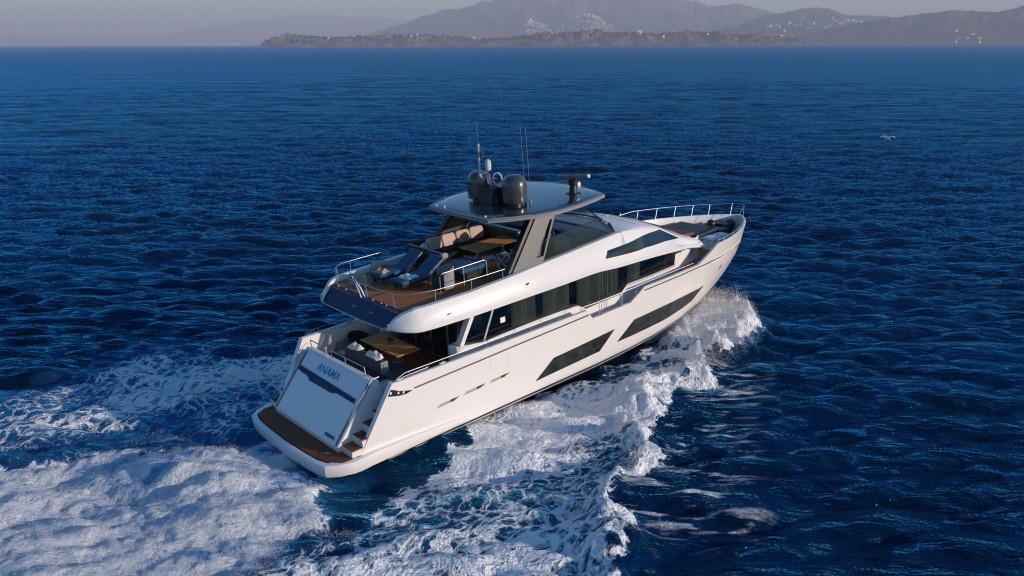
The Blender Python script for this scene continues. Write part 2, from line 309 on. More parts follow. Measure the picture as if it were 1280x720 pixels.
def sea_mat():
    m = bpy.data.materials.new('sea_water'); m.use_nodes = True; n = m.node_tree; b = n.nodes['Principled BSDF']; L = n.links.new
    N = lambda t: n.nodes.new(t)
    tc = N('ShaderNodeTexCoord')
    def attr(a): x = N('ShaderNodeAttribute'); x.attribute_name = a; return x.outputs['Fac']
    def math_(op, a, c=None, clamp=False):
        x = N('ShaderNodeMath'); x.operation = op; x.use_clamp = clamp
        for i, q in enumerate((a, c)):
            if q is None: continue
            if isinstance(q, (int, float)): x.inputs[i].default_value = q
            else: L(q, x.inputs[i])
        return x.outputs[0]
    def noise(scale, detail=4, vec=None, rough=.55, sc=(1, 1, 1), rz=0.0, out=0):
        mp = N('ShaderNodeMapping'); mp.vector_type = 'TEXTURE'; mp.inputs['Scale'].default_value = tuple(1 / q for q in sc); mp.inputs['Rotation'].default_value = (0, 0, rz); L(vec or tc.outputs['Object'], mp.inputs[0])
        x = N('ShaderNodeTexNoise'); x.inputs['Scale'].default_value = scale; x.inputs['Detail'].default_value = detail; x.inputs['Roughness'].default_value = rough; L(mp.outputs[0], x.inputs['Vector']); return x.outputs[out]
    def mrange(v, a, c, d, e):
        x = N('ShaderNodeMapRange'); x.inputs[1].default_value = a; x.inputs[2].default_value = c; x.inputs[3].default_value = d; x.inputs[4].default_value = e; L(v, x.inputs[0]); return x.outputs[0]
    # warped coordinates for the lace
    wv = noise(0.9, 3, out=1); sb = N('ShaderNodeVectorMath'); sb.operation = 'SUBTRACT'; L(wv, sb.inputs[0]); sb.inputs[1].default_value = (.5, .5, .5)
    sc_ = N('ShaderNodeVectorMath'); sc_.operation = 'SCALE'; sc_.inputs['Scale'].default_value = 1.1; L(sb.outputs[0], sc_.inputs[0])
    ad = N('ShaderNodeVectorMath'); ad.operation = 'ADD'; L(tc.outputs['Object'], ad.inputs[0]); L(sc_.outputs[0], ad.inputs[1])
    mp = N('ShaderNodeMapping'); mp.inputs['Scale'].default_value = (.62, 1.0, .0); L(ad.outputs[0], mp.inputs[0])
    def vor(scale):
        v = N('ShaderNodeTexVoronoi'); v.feature = 'DISTANCE_TO_EDGE'; v.inputs['Scale'].default_value = scale; L(mp.outputs[0], v.inputs['Vector']); return v.outputs['Distance']
    v1 = mrange(vor(2.9), 0, .26, 1, 0); v2 = mrange(vor(7.6), 0, .24, 1, 0)
    lace = math_('ADD', math_('MULTIPLY', v1, .48), math_('MULTIPLY', v2, .26))
    fn = noise(5.2, 8, rough=.66, sc=(.7, 1, 1)); fine = noise(24, 5, rough=.72)
    pat = math_('ADD', lace, math_('ADD', math_('MULTIPLY', math_('SUBTRACT', fn, .5), .95), math_('MULTIPLY', math_('SUBTRACT', fine, .5), .45)))
    F = attr('foam'); A = attr('aerated'); RP = attr('ripple')
    raw = math_('ADD', math_('SUBTRACT', math_('MULTIPLY', F, 1.55), 1.02), pat)
    mask = mrange(raw, .0, .26, 0, 1)
    bill = noise(1.15, 7, rough=.6, sc=(.62, 1.0, 1), vec=ad.outputs[0]); soft = mrange(math_('ADD', bill, math_('MULTIPLY', F, .36)), .57, .75, 0, 1)
    churn = mrange(A, .72, .95, 0, 1); mixm = N('ShaderNodeMix'); L(churn, mixm.inputs['Factor']); L(mask, mixm.inputs['A']); L(math_('MULTIPLY', soft, mrange(fine, .25, .6, .72, 1)), mixm.inputs['B']); mask = mixm.outputs['Result']
    gate = mrange(F, .02, .16, 0, 1); mask = math_('MULTIPLY', mask, gate, True)
    # small breaking glints of foam in the rippled water outside the crest, and rare whitecaps at sea
    rn = noise(1.25, 6, sc=(.36, 2.1, 1), rz=(AZ - math.pi / 2) + .06, rough=.6); rip = math_('MULTIPLY', mrange(rn, .54, .615, 0, 1), math_('MULTIPLY', RP, .75), True)
    wn = noise(.33, 6, sc=(.6, 2.2, 1), rz=(AZ - math.pi / 2), rough=.62); cap = mrange(wn, .765, .80, 0, .75)
    mask = math_('MAXIMUM', math_('MAXIMUM', mask, rip), cap)
    # water colour
    deep = (.0004, .0075, .022, 1); milky = (.035, .22, .47, 1)
    cn = noise(.05, 3); dm = N('ShaderNodeMix'); dm.data_type = 'RGBA'; L(mrange(cn, .38, .62, 0, 1), dm.inputs['Factor']); dm.inputs['A'].default_value = deep; dm.inputs['B'].default_value = (.0006, .016, .052, 1)
    mx = N('ShaderNodeMix'); mx.data_type = 'RGBA'; L(math_('MULTIPLY', A, mrange(fn, .3, .7, .70, 1)), mx.inputs['Factor']); L(dm.outputs['Result'], mx.inputs['A']); mx.inputs['B'].default_value = milky
    foamc = N('ShaderNodeMix'); foamc.data_type = 'RGBA'; L(fine, foamc.inputs['Factor']); foamc.inputs['A'].default_value = (.80, .83, .86, 1); foamc.inputs['B'].default_value = (.95, .94, .93, 1)
    m2 = N('ShaderNodeMix'); m2.data_type = 'RGBA'; L(mask, m2.inputs['Factor']); L(mx.outputs['Result'], m2.inputs['A']); L(foamc.outputs['Result'], m2.inputs['B']); L(m2.outputs['Result'], b.inputs['Base Color'])
    UN = attr('unresolved'); L(math_('MAXIMUM', math_('MULTIPLY', mask, .9), mrange(UN, 0, 1, .06, .24)), b.inputs['Roughness']); 
    b.inputs['Specular IOR Level'].default_value = 0.0
    rz = (AZ - math.pi / 2) - .06
    r1 = noise(2.9, 4, sc=(.42, 1.5, 1), rz=rz, rough=.55); r2 = noise(.75, 5, sc=(.42, 1.6, 1), rz=rz - .1, rough=.62)
    r4 = noise(.028, 4, sc=(.4, 1.8, 1), rz=rz, rough=.65)
    r3 = noise(.11, 5, sc=(.5, 1.7, 1), rz=rz + .1, rough=.6)
    hgt = math_('ADD', math_('MULTIPLY', r1, .20), math_('ADD', math_('MULTIPLY', r2, .38), math_('MULTIPLY', UN, math_('ADD', math_('MULTIPLY', r3, 3.6), math_('MULTIPLY', r4, 11.0)))))
    def puffs(scale, w):
        v = N('ShaderNodeTexVoronoi'); v.feature = 'SMOOTH_F1'; v.inputs['Scale'].default_value = scale; v.inputs['Smoothness'].default_value = .35; L(ad.outputs[0], v.inputs['Vector']); return math_('MULTIPLY', mrange(v.outputs['Distance'], 0, .8, 1, 0), w)
    puff = math_('ADD', puffs(3.2, .6), puffs(8.5, .4))
    fh = math_('MULTIPLY', mask, math_('ADD', math_('ADD', math_('MULTIPLY', fine, .022), math_('MULTIPLY', puff, .075)), math_('MULTIPLY', fn, .04)))
    bp = N('ShaderNodeBump'); bp.inputs['Strength'].default_value = 1.0; bp.inputs['Distance'].default_value = 1.0; L(math_('ADD', hgt, fh), bp.inputs['Height']); L(bp.outputs[0], b.inputs['Normal'])
    # reflection: Fresnel of the wave facets, which never lie flatter to the eye than the chop's own slope
    gl = N('ShaderNodeBsdfGlossy'); L(mrange(UN, 0, 1, .06, .24), gl.inputs['Roughness']); L(bp.outputs[0], gl.inputs['Normal']); gl.inputs[0].default_value = (.12, .60, 1, 1)  # deeper blue of the reflected sky is put into the gloss colour
    ge = N('ShaderNodeNewGeometry'); dp = N('ShaderNodeVectorMath'); dp.operation = 'DOT_PRODUCT'; L(bp.outputs[0], dp.inputs[0]); L(ge.outputs['Incoming'], dp.inputs[1])
    c = math_('MINIMUM', math_('MAXIMUM', dp.outputs['Value'], .07), 1.0)
    fr = math_('ADD', math_('MULTIPLY', math_('POWER', math_('SUBTRACT', 1.0, c), 5.0), .98), .02)
    fr = math_('MULTIPLY', fr, mrange(mask, 0, 1, 1, .12))
    ms = N('ShaderNodeMixShader'); L(fr, ms.inputs[0]); L(b.outputs[0], ms.inputs[1]); L(gl.outputs[0], ms.inputs[2]); L(ms.outputs[0], n.nodes['Material Output'].inputs['Surface'])
    return m
me.materials.append(sea_mat())
sea = bpy.data.objects.new('sea', me); COL.objects.link(sea)
tag(sea, 'dark blue choppy sea with a white churned wake', 'sea', kind='structure')

# spray: droplets and foam clots thrown above the surface at the bow, the crest and behind the stern
def spray_obj(name, pts, rad, label):
    n = len(pts); oc = np.array([(1, 0, 0), (-1, 0, 0), (0, 1, 0), (0, -1, 0), (0, 0, 1), (0, 0, -1)], float)
    fc = np.array([(0, 2, 4), (2, 1, 4), (1, 3, 4), (3, 0, 4), (2, 0, 5), (1, 2, 5), (3, 1, 5), (0, 3, 5)])
    ax = np.random.default_rng(5).uniform(.6, 1.05, (n, 1, 3)); v = (pts[:, None, :] + oc[None] * rad[:, None, None] * ax).reshape(-1, 3)
    f = (fc[None] + 6 * np.arange(n)[:, None, None]).reshape(-1, 3)
    sm = bpy.data.meshes.new(name); sm.from_pydata(v.tolist(), [], f.tolist()); sm.shade_smooth(); sm.materials.append(mat(name + '_white', (.86, .84, .83), .9))
    o = bpy.data.objects.new(name, sm); COL.objects.link(o); return tag(o, label, 'spray', kind='stuff')
def sea_height(px, py):
    i = np.clip(np.searchsorted(gx, px) - 1, 0, nx_ - 2); j = np.clip(np.searchsorted(gy, py) - 1, 0, ny_ - 2); return H[i, j]
g = np.random.default_rng(21); PT = []; RD = []
def emit(n, fx, fy, hmax, rmin, rmax, pw=2.2):
    x, y = fx(n), fy(n)
    for k in (0,):
        z = sea_height(x, y) + hmax * g.random(n) ** pw; PT.append(np.stack([x, y, z], 1)); RD.append(g.uniform(rmin, rmax, n) * (1 - .5 * g.random(n)))
t = None
def along(pl, n, sig):
    pl = np.array(pl); seg = np.hypot(*np.diff(pl, axis=0).T); cum = np.r_[0, np.cumsum(seg)]; q = g.random(n) * cum[-1]
    return np.interp(q, cum, pl[:, 0]) + g.normal(0, sig, n), np.interp(q, cum, pl[:, 1]) + g.normal(0, sig, n)
def emit_line(pl, n, sig, hmax, rmin, rmax, pw=2.2):
    x, y = along(pl, n, sig); emit(n, lambda _: x, lambda _: y, hmax, rmin, rmax, pw)
emit_line(CREST[:5], 22000, .45, .38, .005, .016); emit_line(CREST[4:12], 14000, .22, .2, .005, .014)
emit_line([(23.3, -.6), (21.5, -1.6), (19.5, -2.3), (17.5, -2.8)], 30000, .6, .75, .005, .018, 2.2)
emit_line([(23.0, .6), (20.5, 2.2), (18.5, 3.4), (15, 4.6)], 4000, .5, .45, .004, .015)
emit_line([(-.6, -2.6), (-2.0, -4.0), (-3.4, -5.4), (-5, -7)], 4000, .3, .16, .004, .012)
emit_line([(-1.2, 1.4), (-3.0, 3.0), (-5.6, 4.8)], 2500, .3, .16, .004, .012)
emit(42000, lambda n: g.uniform(-9, -.7, n), lambda n: g.uniform(-6, 4.6, n), .11, .005, .015, 1.6)
pp = np.concatenate(PT); rr = np.concatenate(RD)
ins = poly_field(pp[:, 0], pp[:, 1], P_stern, .1) + poly_field(pp[:, 0], pp[:, 1], P_stbd, .3) + poly_field(pp[:, 0], pp[:, 1], P_bow, .4) + (line_dist(pp[:, 0], pp[:, 1], CREST) < .7) + poly_field(pp[:, 0], pp[:, 1], P_port, .5)
emit_ok = ins > .4; k = emit_ok; spray_obj('spray', pp[k], rr[k], 'white spray droplets thrown up along the bow wave and stern wake')

# ------------------------------------------------------------------ far shore: hills, headland, houses
def az_terrain(name, prof, D, depth, m, label, rough=.06, step=.06, kind='structure', foot=.35, seed=3):
    a = np.array(prof); az = np.arange(a[:, 0].min(), a[:, 0].max(), step); e = np.interp(az, a[::-1, 0], a[::-1, 1]) / 1000
    g = np.random.default_rng(seed); nt_ = 22; tt = np.linspace(0, 1, nt_); prof_t = np.where(tt < .62, np.sin(np.clip(tt / .62, 0, 1) * np.pi / 2) ** (1.0 + foot), np.cos((tt - .62) / .38 * np.pi / 2))
    nz_ = g.normal(0, 1, (len(az) // 4 + 3, nt_)); ua = np.linspace(0, nz_.shape[0] - 2, len(az)); ia = ua.astype(int); fa = (ua - ia)[:, None]
    
    def sm(n_oct):
        q = np.convolve(g.normal(0, 1, len(az) * 2), np.hanning(n_oct * 2 + 1), 'same'); return q / (q.std() + 1e-9)
    def field(w):
        m_ = np.stack([sm(w)[:len(az)] for _ in range(nt_)], 1); return m_
    nA = field(22) * .8 + field(9) * .45; nB = field(4) * .8
    verts = []
    for i, z in enumerate(az):
        h = CAM[2] + e[i] * D
        for j in range(nt_):
            r = D - depth * .62 + depth * tt[j]; w = np.sin(np.pi * tt[j]) ** .7
            zz = max(h, 0) * prof_t[j] * (1 + rough * (nA[i, j] * 1.5 + .5 * nB[i, j]) * max(0.05, min(1, (.60 - tt[j]) * 5)) * .9) - 3
            verts.append((CAM[0] + r * math.cos(R(z)), CAM[1] + r * math.sin(R(z)), zz))
    n = nt_; faces = [(i * n + j, i * n + j + 1, (i + 1) * n + j + 1, (i + 1) * n + j) for i in range(len(az) - 1) for j in range(n - 1)]
    b = MB(); b.add(verts, faces); o = b.build(name, m, smooth=60, fix=True); tag(o, label, 'hill', kind=kind)
    def surf(zdeg, tj):
        i = min(max(int((zdeg - az[0]) / step), 0), len(az) - 1); j = min(int(tj * (nt_ - 1)), nt_ - 1); return Vector(verts[i * n + j])
    return surf
def land_mat(name, c1, c2, scale, c3=None):
    m = mat(name, c1, .95); n = m.node_tree; b = n.nodes['Principled BSDF']; L = n.links.new
    tc = n.nodes.new('ShaderNodeTexCoord'); no = n.nodes.new('ShaderNodeTexNoise'); no.inputs['Scale'].default_value = scale; no.inputs['Detail'].default_value = 8; no.inputs['Roughness'].default_value = .65; L(tc.outputs['Object'], no.inputs['Vector'])
    cr = n.nodes.new('ShaderNodeValToRGB'); e = cr.color_ramp.elements; e[0].position = .40; e[0].color = (*c1, 1); e[1].position = .62; e[1].color = (*c2, 1); L(no.outputs[0], cr.inputs[0]); L(cr.outputs[0], b.inputs['Base Color'])
    return m
hillm = land_mat('hill_scrub', (.028, .046, .050), (.095, .105, .10), .004)
hillm2 = land_mat('hill_scrub_near', (.022, .046, .042), (.085, .10, .09), .007)
headm = land_mat('headland_earth', (.028, .045, .030), (.24, .22, .19), .012)
PR = {
 'far': [(80.75, 11.48), (76.09, 8.44), (72.27, 7.93), (70.04, 9.25), (67.7, 15.55), (65.31, 22.82), (63.35, 27.77), (62.07, 30.3), (60.38, 31.13), (58.37, 29.37), (56.34, 28.42), (54.28, 24.82), (52.21, 17.66), (49.07, 4.99)],
 'mount': [(58.46, 1.79), (56.89, 12.91), (55.33, 20.57), (53.76, 29.1), (52.19, 35.89), (50.62, 41.79), (49.06, 47.65), (46.97, 55.26), (44.9, 60.36), (42.33, 61.92), (39.76, 56.58), (37.72, 49.56), (36.19, 42.61), (35.03, 38.24), (33.19, 33.81), (31.48, 30.26), (29.78, 25.21), (26.95, 16.93), (24.17, 4.04)],
 'mid': [(39.66, 17.19), (37.15, 30.83), (35.67, 37.48), (34.45, 40.68), (33.71, 41.41), (32.72, 37.92), (31.25, 31.91), (29.79, 26.04), (26.95, 16.93), (24.61, 4.0)],
 'dome': [(36.56, 3.33), (34.59, 13.63), (33.13, 20.35), (32.42, 25.34), (31.71, 28.61), (30.53, 32.7), (29.6, 35.09), (28.91, 36.25), (28.2, 34.95), (27.49, 30.81), (26.92, 27.51), (26.1, 27.45), (25.2, 26.17), (23.86, 23.28), (22.09, 16.86), (19.51, 5.19)],
 'right': [(31.59, 3.39), (29.23, 10.28), (27.41, 16.93), (25.62, 22.58), (23.88, 26.06), (22.61, 28.69), (21.57, 31.27), (20.95, 31.56), (19.91, 29.86), (19.1, 29.34), (18.44, 31.12), (17.56, 33.16), (15.86, 34.03), (13.21, 23.05)],
 'town': [(53.28, 4.64), (51.17, 7.9), (49.07, 10.28), (48.01, 13.65), (47.23, 22.42), (46.76, 29.4), (46.18, 25.92), (45.39, 19.83), (44.61, 24.19), (43.94, 32.87), (43.32, 36.31), (42.54, 34.56), (41.74, 24.17), (40.7, 18.94), (38.12, 13.71), (36.07, 8.51)],
 'head': [(64.16, 1.23), (63.7, 5.0), (63.29, 8.36), (62.7, 9.15), (61.46, 9.89), (59.45, 8.83), (57.92, 9.11), (56.64, 9.41), (55.34, 11.88), (54.3, 13.08), (53.27, 10.78), (51.17, 7.9), (49.07, 6.76), (47.49, 9.27), (45.38, 13.71), (43.81, 15.47), (42.25, 15.91), (40.17, 14.6), (38.11, 12.84), (37.1, 14.55), (35.84, 14.52), (34.33, 11.06), (32.59, 9.32), (31.12, 6.81), (30.15, 4.36), (29.18, 0.01)]}
PR['head'] = [(a, e * .78) for a, e in PR['head']]; PR['town'] = [(a, e * .88) for a, e in PR['town']]
az_terrain('far_hills', PR['far'], 22000, 4500, hillm, 'faint far hills fading into lavender haze', seed=1)
s_mount = az_terrain('mountain', PR['mount'], 11500, 5000, hillm, 'broad hazy mountain rising out of the top of the view', seed=2)
az_terrain('back_hills', PR['mid'], 11000, 3000, hillm, 'hazy rounded hill beyond the mountain shoulder', seed=3)
s_dome = az_terrain('dome_hill', PR['dome'], 8200, 2600, hillm2, 'rounded green hill above a white seaside town', seed=4)
s_right = az_terrain('coastal_hills', PR['right'], 6800, 2400, hillm2, 'long scrubby coastal hills at the right of the view', seed=5)
s_town = az_terrain('town_slope', PR['town'], 9300, 1400, land_mat('town_ground', (.07, .085, .07), (.20, .19, .16), .01), 'low slopes covered by a dense pale town', seed=6)
s_head = az_terrain('headland', PR['head'], 4600, 540, headm, 'low wooded headland with pale cliffs', rough=.16, step=.04, foot=-.35, seed=8)
# trees on the headland: one wooded mass far away
b = MB(); g = np.random.default_rng(4)
for i in range(3600):
    z = g.uniform(29.6, 63.8); dens = .5 + .5 * math.sin(z * 1.7) * math.sin(z * .63 + 1)
    if g.random() > .45 + .55 * dens: continue
    p = s_head(z, g.choice([.30, .38, .45, .5, .55, .6, .64], p=[.08, .1, .14, .16, .18, .18, .16])); rz_ = g.uniform(3, 7); hh = g.uniform(3, 7.5); an = g.random() * 6
    az_ = R(z); c = p + Vector((g.normal(0, 14) * math.sin(az_), -g.normal(0, 14) * math.cos(az_), 0)) + Vector((-math.sin(az_), math.cos(az_), 0)) * g.uniform(-2.5, 2.5)
    ring = [(c.x + rz_ * g.uniform(.7, 1.2) * math.cos(an + q * 1.047), c.y + rz_ * g.uniform(.7, 1.2) * math.sin(an + q * 1.047), c.z + hh * .35 * g.uniform(.7, 1.3)) for q in range(6)]
    o0 = [(c.x, c.y, c.z - 3)] + ring + [(c.x + g.normal(0, 2), c.y + g.normal(0, 2), c.z + hh)]
    b.add(o0, [(0, 1 + (q + 1) % 6, 1 + q) for q in range(6)] + [(7, 1 + q, 1 + (q + 1) % 6) for q in range(6)])
tag(b.build('headland_woods', mat('woods', (.014, .030, .020), .95, var=.5, vscale=.02), smooth=None, fix=False), 'dark pine woods covering the low headland', 'woods', kind='stuff')
# houses: each one a thing; the numberless rest of the hillside town is one mass
hw_ = mat('house_render', (.80, .76, .72), .9, var=.12, vscale=.02)
def house_mesh(w, d, h, roof):
    b = MB(); b.box(-w / 2, w / 2, -d / 2, d / 2, -6, h)
    if roof: b.prism([(-w / 2 - .5, h), (w / 2 + .5, h), (0, h + 3.2)], -d / 2 - .5, d / 2 + .5)
    else: b.box(-w / 3, w / 6, -d / 3, d / 4, h, h + 2.6)
    return b
protos = []
for w, d, h, rf in ((16, 12, 9, 0), (22, 13, 7, 1), (12, 12, 12, 0), (28, 14, 8, 0)):
    protos.append(house_mesh(w, d, h, rf).build('house', hw_, smooth=None))
used = set()
def put_house(p, sc, label, group, rz):
    i = random.randrange(4); src = protos[i]
    if i in used: o = src.copy(); COL.objects.link(o)
    else: o = src; used.add(i)
    o.location = p; o.rotation_euler = (0, 0, rz); o.scale = (sc, sc, sc); tag(o, label, 'house', group)
g = np.random.default_rng(9)
def cluster(surf, n, mu, sg, tl, th, sc, label, group):
    for i in range(n):
        z = float(np.clip(g.normal(mu, sg), mu - 2.2 * sg, mu + 2.2 * sg)); put_house(surf(z, g.uniform(tl, th)), sc * g.uniform(.7, 1.3), label, group, g.uniform(0, 3.1))
cluster(s_dome, 60, 26.6, .85, .16, .40, 1.15, 'small white house in the seaside town under the dome hill', 'white houses under the dome hill')
cluster(s_dome, 40, 29.9, 1.3, .10, .30, 1.05, 'white house on the low shore left of the dome hill town', 'white houses along the low shore')
cluster(s_right, 10, 20.5, .45, .05, .22, 1.0, 'pale house at the foot of the right coastal hills', 'pale houses at the foot of the coastal hills')
cluster(s_head, 20, 54.2, 2.6, .34, .58, .72, 'white villa among the trees on the left headland', 'villas on the left headland')
cluster(s_head, 26, 43.5, 3.2, .30, .56, .72, 'white villa among the trees on the middle headland', 'villas on the middle headland')
cluster(s_head, 10, 36.0, 1.8, .25, .5, .72, 'pale villa among trees on the right end of the headland', 'villas on the right headland')
cluster(s_town, 70, 46.6, 1.1, .2, .6, 1.4, 'pale house in the hillside town on the left knoll', 'houses on the left knoll')
cluster(s_town, 60, 43.2, .8, .25, .62, 1.05, 'pale house high in the hillside town on the right knoll', 'houses on the right knoll')
b = MB()
for i in range(1500):
    z = g.choice([g.normal(46.6, 1.2), g.normal(43.3, 1.0), g.uniform(37, 54)], p=[.38, .32, .30]); p = s_town(float(np.clip(z, 36.5, 53)), g.uniform(.12, .62)); w = g.uniform(6, 14); h = g.uniform(3, 7)
    b.obox((p.x + g.uniform(-15, 15), p.y + g.uniform(-15, 15), p.z + h / 2 - 3), (w, g.uniform(9, 14), h + 6), g.uniform(0, 3))
tag(b.build('distant_town', mat('town_render', (.5, .46, .42), .9, var=.3, vscale=.01), smooth=None, fix=False), 'dense pale hillside town spread over the far slopes', 'town', kind='stuff')
b = MB()
for i in range(14):
    z = 67.3 + g.normal(0, .55) - 1.2 * (i % 2); r = 14000; h = g.uniform(14, 30); b.obox((CAM[0] + r * math.cos(R(z)), CAM[1] + r * math.sin(R(z)), h / 2), (g.uniform(30, 80), 40, h), R(z))
tag(b.build('shore_buildings', hw_, smooth=None, fix=False), 'row of tiny white buildings on the far left horizon', 'buildings', kind='stuff')
# haze
b = MB(); b.box(-9000, 52000, -9000, 56000, -9, 780)
hm = bpy.data.materials.new('haze_air'); hm.use_nodes = True; n = hm.node_tree; n.nodes.clear(); o_ = n.nodes.new('ShaderNodeOutputMaterial'); pv = n.nodes.new('ShaderNodeVolumePrincipled')
pv.inputs['Color'].default_value = (.82, .83, 1.0, 1); pv.inputs['Density'].default_value = 0.00014; pv.inputs['Anisotropy'].default_value = 0.0; n.links.new(pv.outputs[0], o_.inputs['Volume'])
hz = b.build('haze', hm, smooth=None); tag(hz, 'thin lavender haze over the sea and far shore', 'haze', kind='stuff')
# ------------------------------------------------------------------ the yacht (hull frame: x forward, y to port, z up; trimmed bow-up by its root)
yacht = thing('motor_yacht', 'white flybridge motor yacht with dark grey hardtop under way at sea', 'yacht')
def part(b, name, m, parent=None, **k): return b.build(name, m, parent or yacht, **k)
Btop = lerp_tab([0, 2.5, 6, 10, 14, 17, 19, 20, 21, 22, 23, 24, 24.8, 25.3, 25.55], [2.8, 2.97, 3.05, 3.1, 3.1, 3.03, 2.9, 2.78, 2.56, 2.26, 1.86, 1.36, .84, .42, .0])
Bwl = lerp_tab([0, 6, 12, 14, 16, 18, 20, 22, 23.2, 24], [2.68, 2.72, 2.72, 2.64, 2.45, 2.1, 1.55, .85, .38, .0])
Stop = lerp_tab([0, 2.5, 11.3, 11.85, 14.0, 14.65, 18.5, 19.8, 25.55], [2.47, 2.5, 2.50, 2.06, 2.10, 2.56, 2.52, 3.16, 2.88])
Stem = lerp_tab([-1.4, -.6, 0, .7, 1.4, 2.1, 2.9, 3.2], [22.4, 23.55, 24.4, 25.1, 25.6, 25.88, 25.95, 25.9])
Aft = lerp_tab([-1.4, .45, 2.5, 3.2], [1.2, 1.35, 2.56, 2.9])
def yhull(x, z):
    k = min(max((z + .05) / 2.95, -0.3), 1.1)
    st = Stem(z)
    yt = Btop(x / st * 25.55); yw = Bwl(min(x / st * 24.0, 24)); 
    t = max(k, 0) ** .8
    y = yw + (yt - yw) * t
    if z < -.05: y *= max(0.0, 1 - ((-.05 - z) / 1.35) ** 1.6)
    return y
XS = sorted(set([round(v, 3) for v in list(np.linspace(0, 1, 64)) + [(x - 2.56) / (25.9 - 2.56) for x in (11.3, 11.85, 14.0, 14.65, 18.5, 19.8)] + [.985, .993, .997]]))
zl = [-1.4, -1.0, -.75, -.45, -.2, -.05, .2, .5, .8, 1.1, 1.4, 1.7, 1.95]
def hull_side(s):
    rings = []
    for q in XS:
        ring = []
        for z in zl:
            x = Aft(z) + (Stem(z) - Aft(z)) * q; ring.append((x, s * yhull(x, z), z))
        z = Stop(2.56 + (25.9 - 2.56) * q); x = Aft(z) + (Stem(z) - Aft(z)) * q; yo = yhull(x, z); yi = max(yo - .13, 0)
        ring.append((x, s * (yo - .01), z - .02)); ring.append((x, s * max(yo - .035, 0), z)); ring.append((x, s * yi, z)); ring.append((x, s * max(yi - .02, 0), z - .03))
        zd = 1.42 if x < 18.3 else 2.28; ring.append((x, s * max(yi - .04, 0), min(zd, z - .2)))
        rings.append(ring)
    return rings
b = MB(); b.loft(hull_side(-1)); b.loft(hull_side(1))
for s in (-1, 1):   # aft closing face of the bulwark wing, a slim raked slab
    zs = np.linspace(.40, 2.5, 9); b.loft([[(Aft(z), s * yhull(Aft(z), z), z), (Aft(z) + .02, s * (yhull(Aft(z), z) - .2), z), (Aft(z) + 1.6, s * (yhull(Aft(z), z) - .24), z)] for z in zs])
    b.loft([[(Aft(z), s * yhull(Aft(z), z), z), (Aft(z), 0, z)] for z in (-1.4, -.75, -.05, .36)])
hull = part(b, 'hull', 'hull', smooth=32)
def on_side(poly, off, s=-1, n=14, surf=yhull):
    """a panel lying on the hull side: poly = bottom edge pts then top edge pts as two x-z polylines"""
    lo, hi = poly; b = MB(); rings_o, rings_i = [], []
    for k in range(n + 1):
        t = k / n
        def at(pl):
            xs_ = [p[0] for p in pl]; d = np.r_[0, np.cumsum(np.hypot(np.diff(xs_), np.diff([p[1] for p in pl])))]; q = t * d[-1]
            return float(np.interp(q, d, xs_)), float(np.interp(q, d, [p[1] for p in pl]))
        (xa, za), (xb, zb) = at(lo), at(hi); row = []
        for j in range(5):
            u = j / 4; x = xa + (xb - xa) * u; z = za + (zb - za) * u; row.append((x, s * (surf(x, z) + off), z))
        rings_o.append(row); rings_i.append([(x, s * (abs(y) - off - .03), z) for x, y, z in row])
    full = [o + i[::-1] for o, i in zip(rings_o, rings_i)]
    return b.loft(full, True, True)
for s in (-1, 1):
    part(on_side(([(8.75, .40), (9.6, .43), (12.2, .50)], [(9.63, 1.08), (11, 1.13), (13.0, 1.22)]), .012, s), 'hull_window', 'hullglass')
    part(on_side(([(13.25, .56), (15, .53), (16.5, .51), (18.0, .58), (18.75, .70)], [(14.2, 1.26), (16, 1.27), (17.6, 1.26), (19.0, 1.23), (19.55, 1.22)]), .012, s), 'hull_window', 'hullglass')
    for x0, z0, x1, z1 in ((4.25, 1.01, 5.22, 1.08), (5.36, 1.09, 6.36, 1.16), (6.5, 1.14, 7.45, 1.20)):
        v = part(on_side(([(x0, z0 - .02), (x1 - .25, z1 - .06)], [(x0 + .12, z0 + .09), (x1, z1 + .05)]), .006, s), 'hull_vent', 'vent')
        part(on_side(([(x1 - .42, z1 - .05), (x1 - .26, z1 - .05)], [(x1 - .40, z1 + .045), (x1 - .03, z1 + .045)]), .012, s), 'vent_grille', 'dgrey', v)
    zr = lerp_tab([3.4, 7.5, 11.38], [2.08, 2.21, 2.30]); part(MB().tube([(x, s * (yhull(x, zr(x)) + .005), zr(x)) for x in np.linspace(3.4, 11.38, 24)], .028, 6), 'rub_rail', 'dgrey')
    zr2 = lerp_tab([14.68, 17.8, 20, 22, 24, 25.6], [2.42, 2.42, 2.40, 2.32, 2.02, 1.78]); part(MB().tube([(x, s * (yhull(x, zr2(x)) + .005), zr2(x)) for x in np.linspace(14.68, 25.72, 40)], .026, 6), 'rub_rail', 'dgrey')
    part(on_side(([(20.86, 1.60), (20.98, 1.62)], [(21.0, 1.80), (21.12, 1.82)]), .012, s, 3), 'hawse_hole', 'black')
    hd = on_side(([(6.62, 1.46), (7.3, 1.5)], [(6.62, 1.47), (7.3, 1.51)]), .002, s, 4)
    for xx in (6.55, 7.33): hd.add(*on_side(([(xx, 1.5), (xx + .012, 1.5)], [(xx, 2.1), (xx + .012, 2.1)]), .003, s, 1).__dict__.values())
    part(hd, 'boarding_gate', 'cream')
    # wrap-round stern light in the top corner of the bulwark
    part(on_side(([(2.40, 2.12), (2.75, 2.02), (3.05, 1.98)], [(2.53, 2.32), (2.85, 2.16), (3.32, 2.03)]), .014, s, 6), 'stern_light', 'black')
    for xx, zz in ((2.46, 2.2), (2.74, 2.12), (2.93, 2.07)): part(on_side(([(xx, zz - .03), (xx + .06, zz - .035)], [(xx + .02, zz + .05), (xx + .08, zz + .04)]), .022, s, 2), 'stern_light_lens', 'lamp')

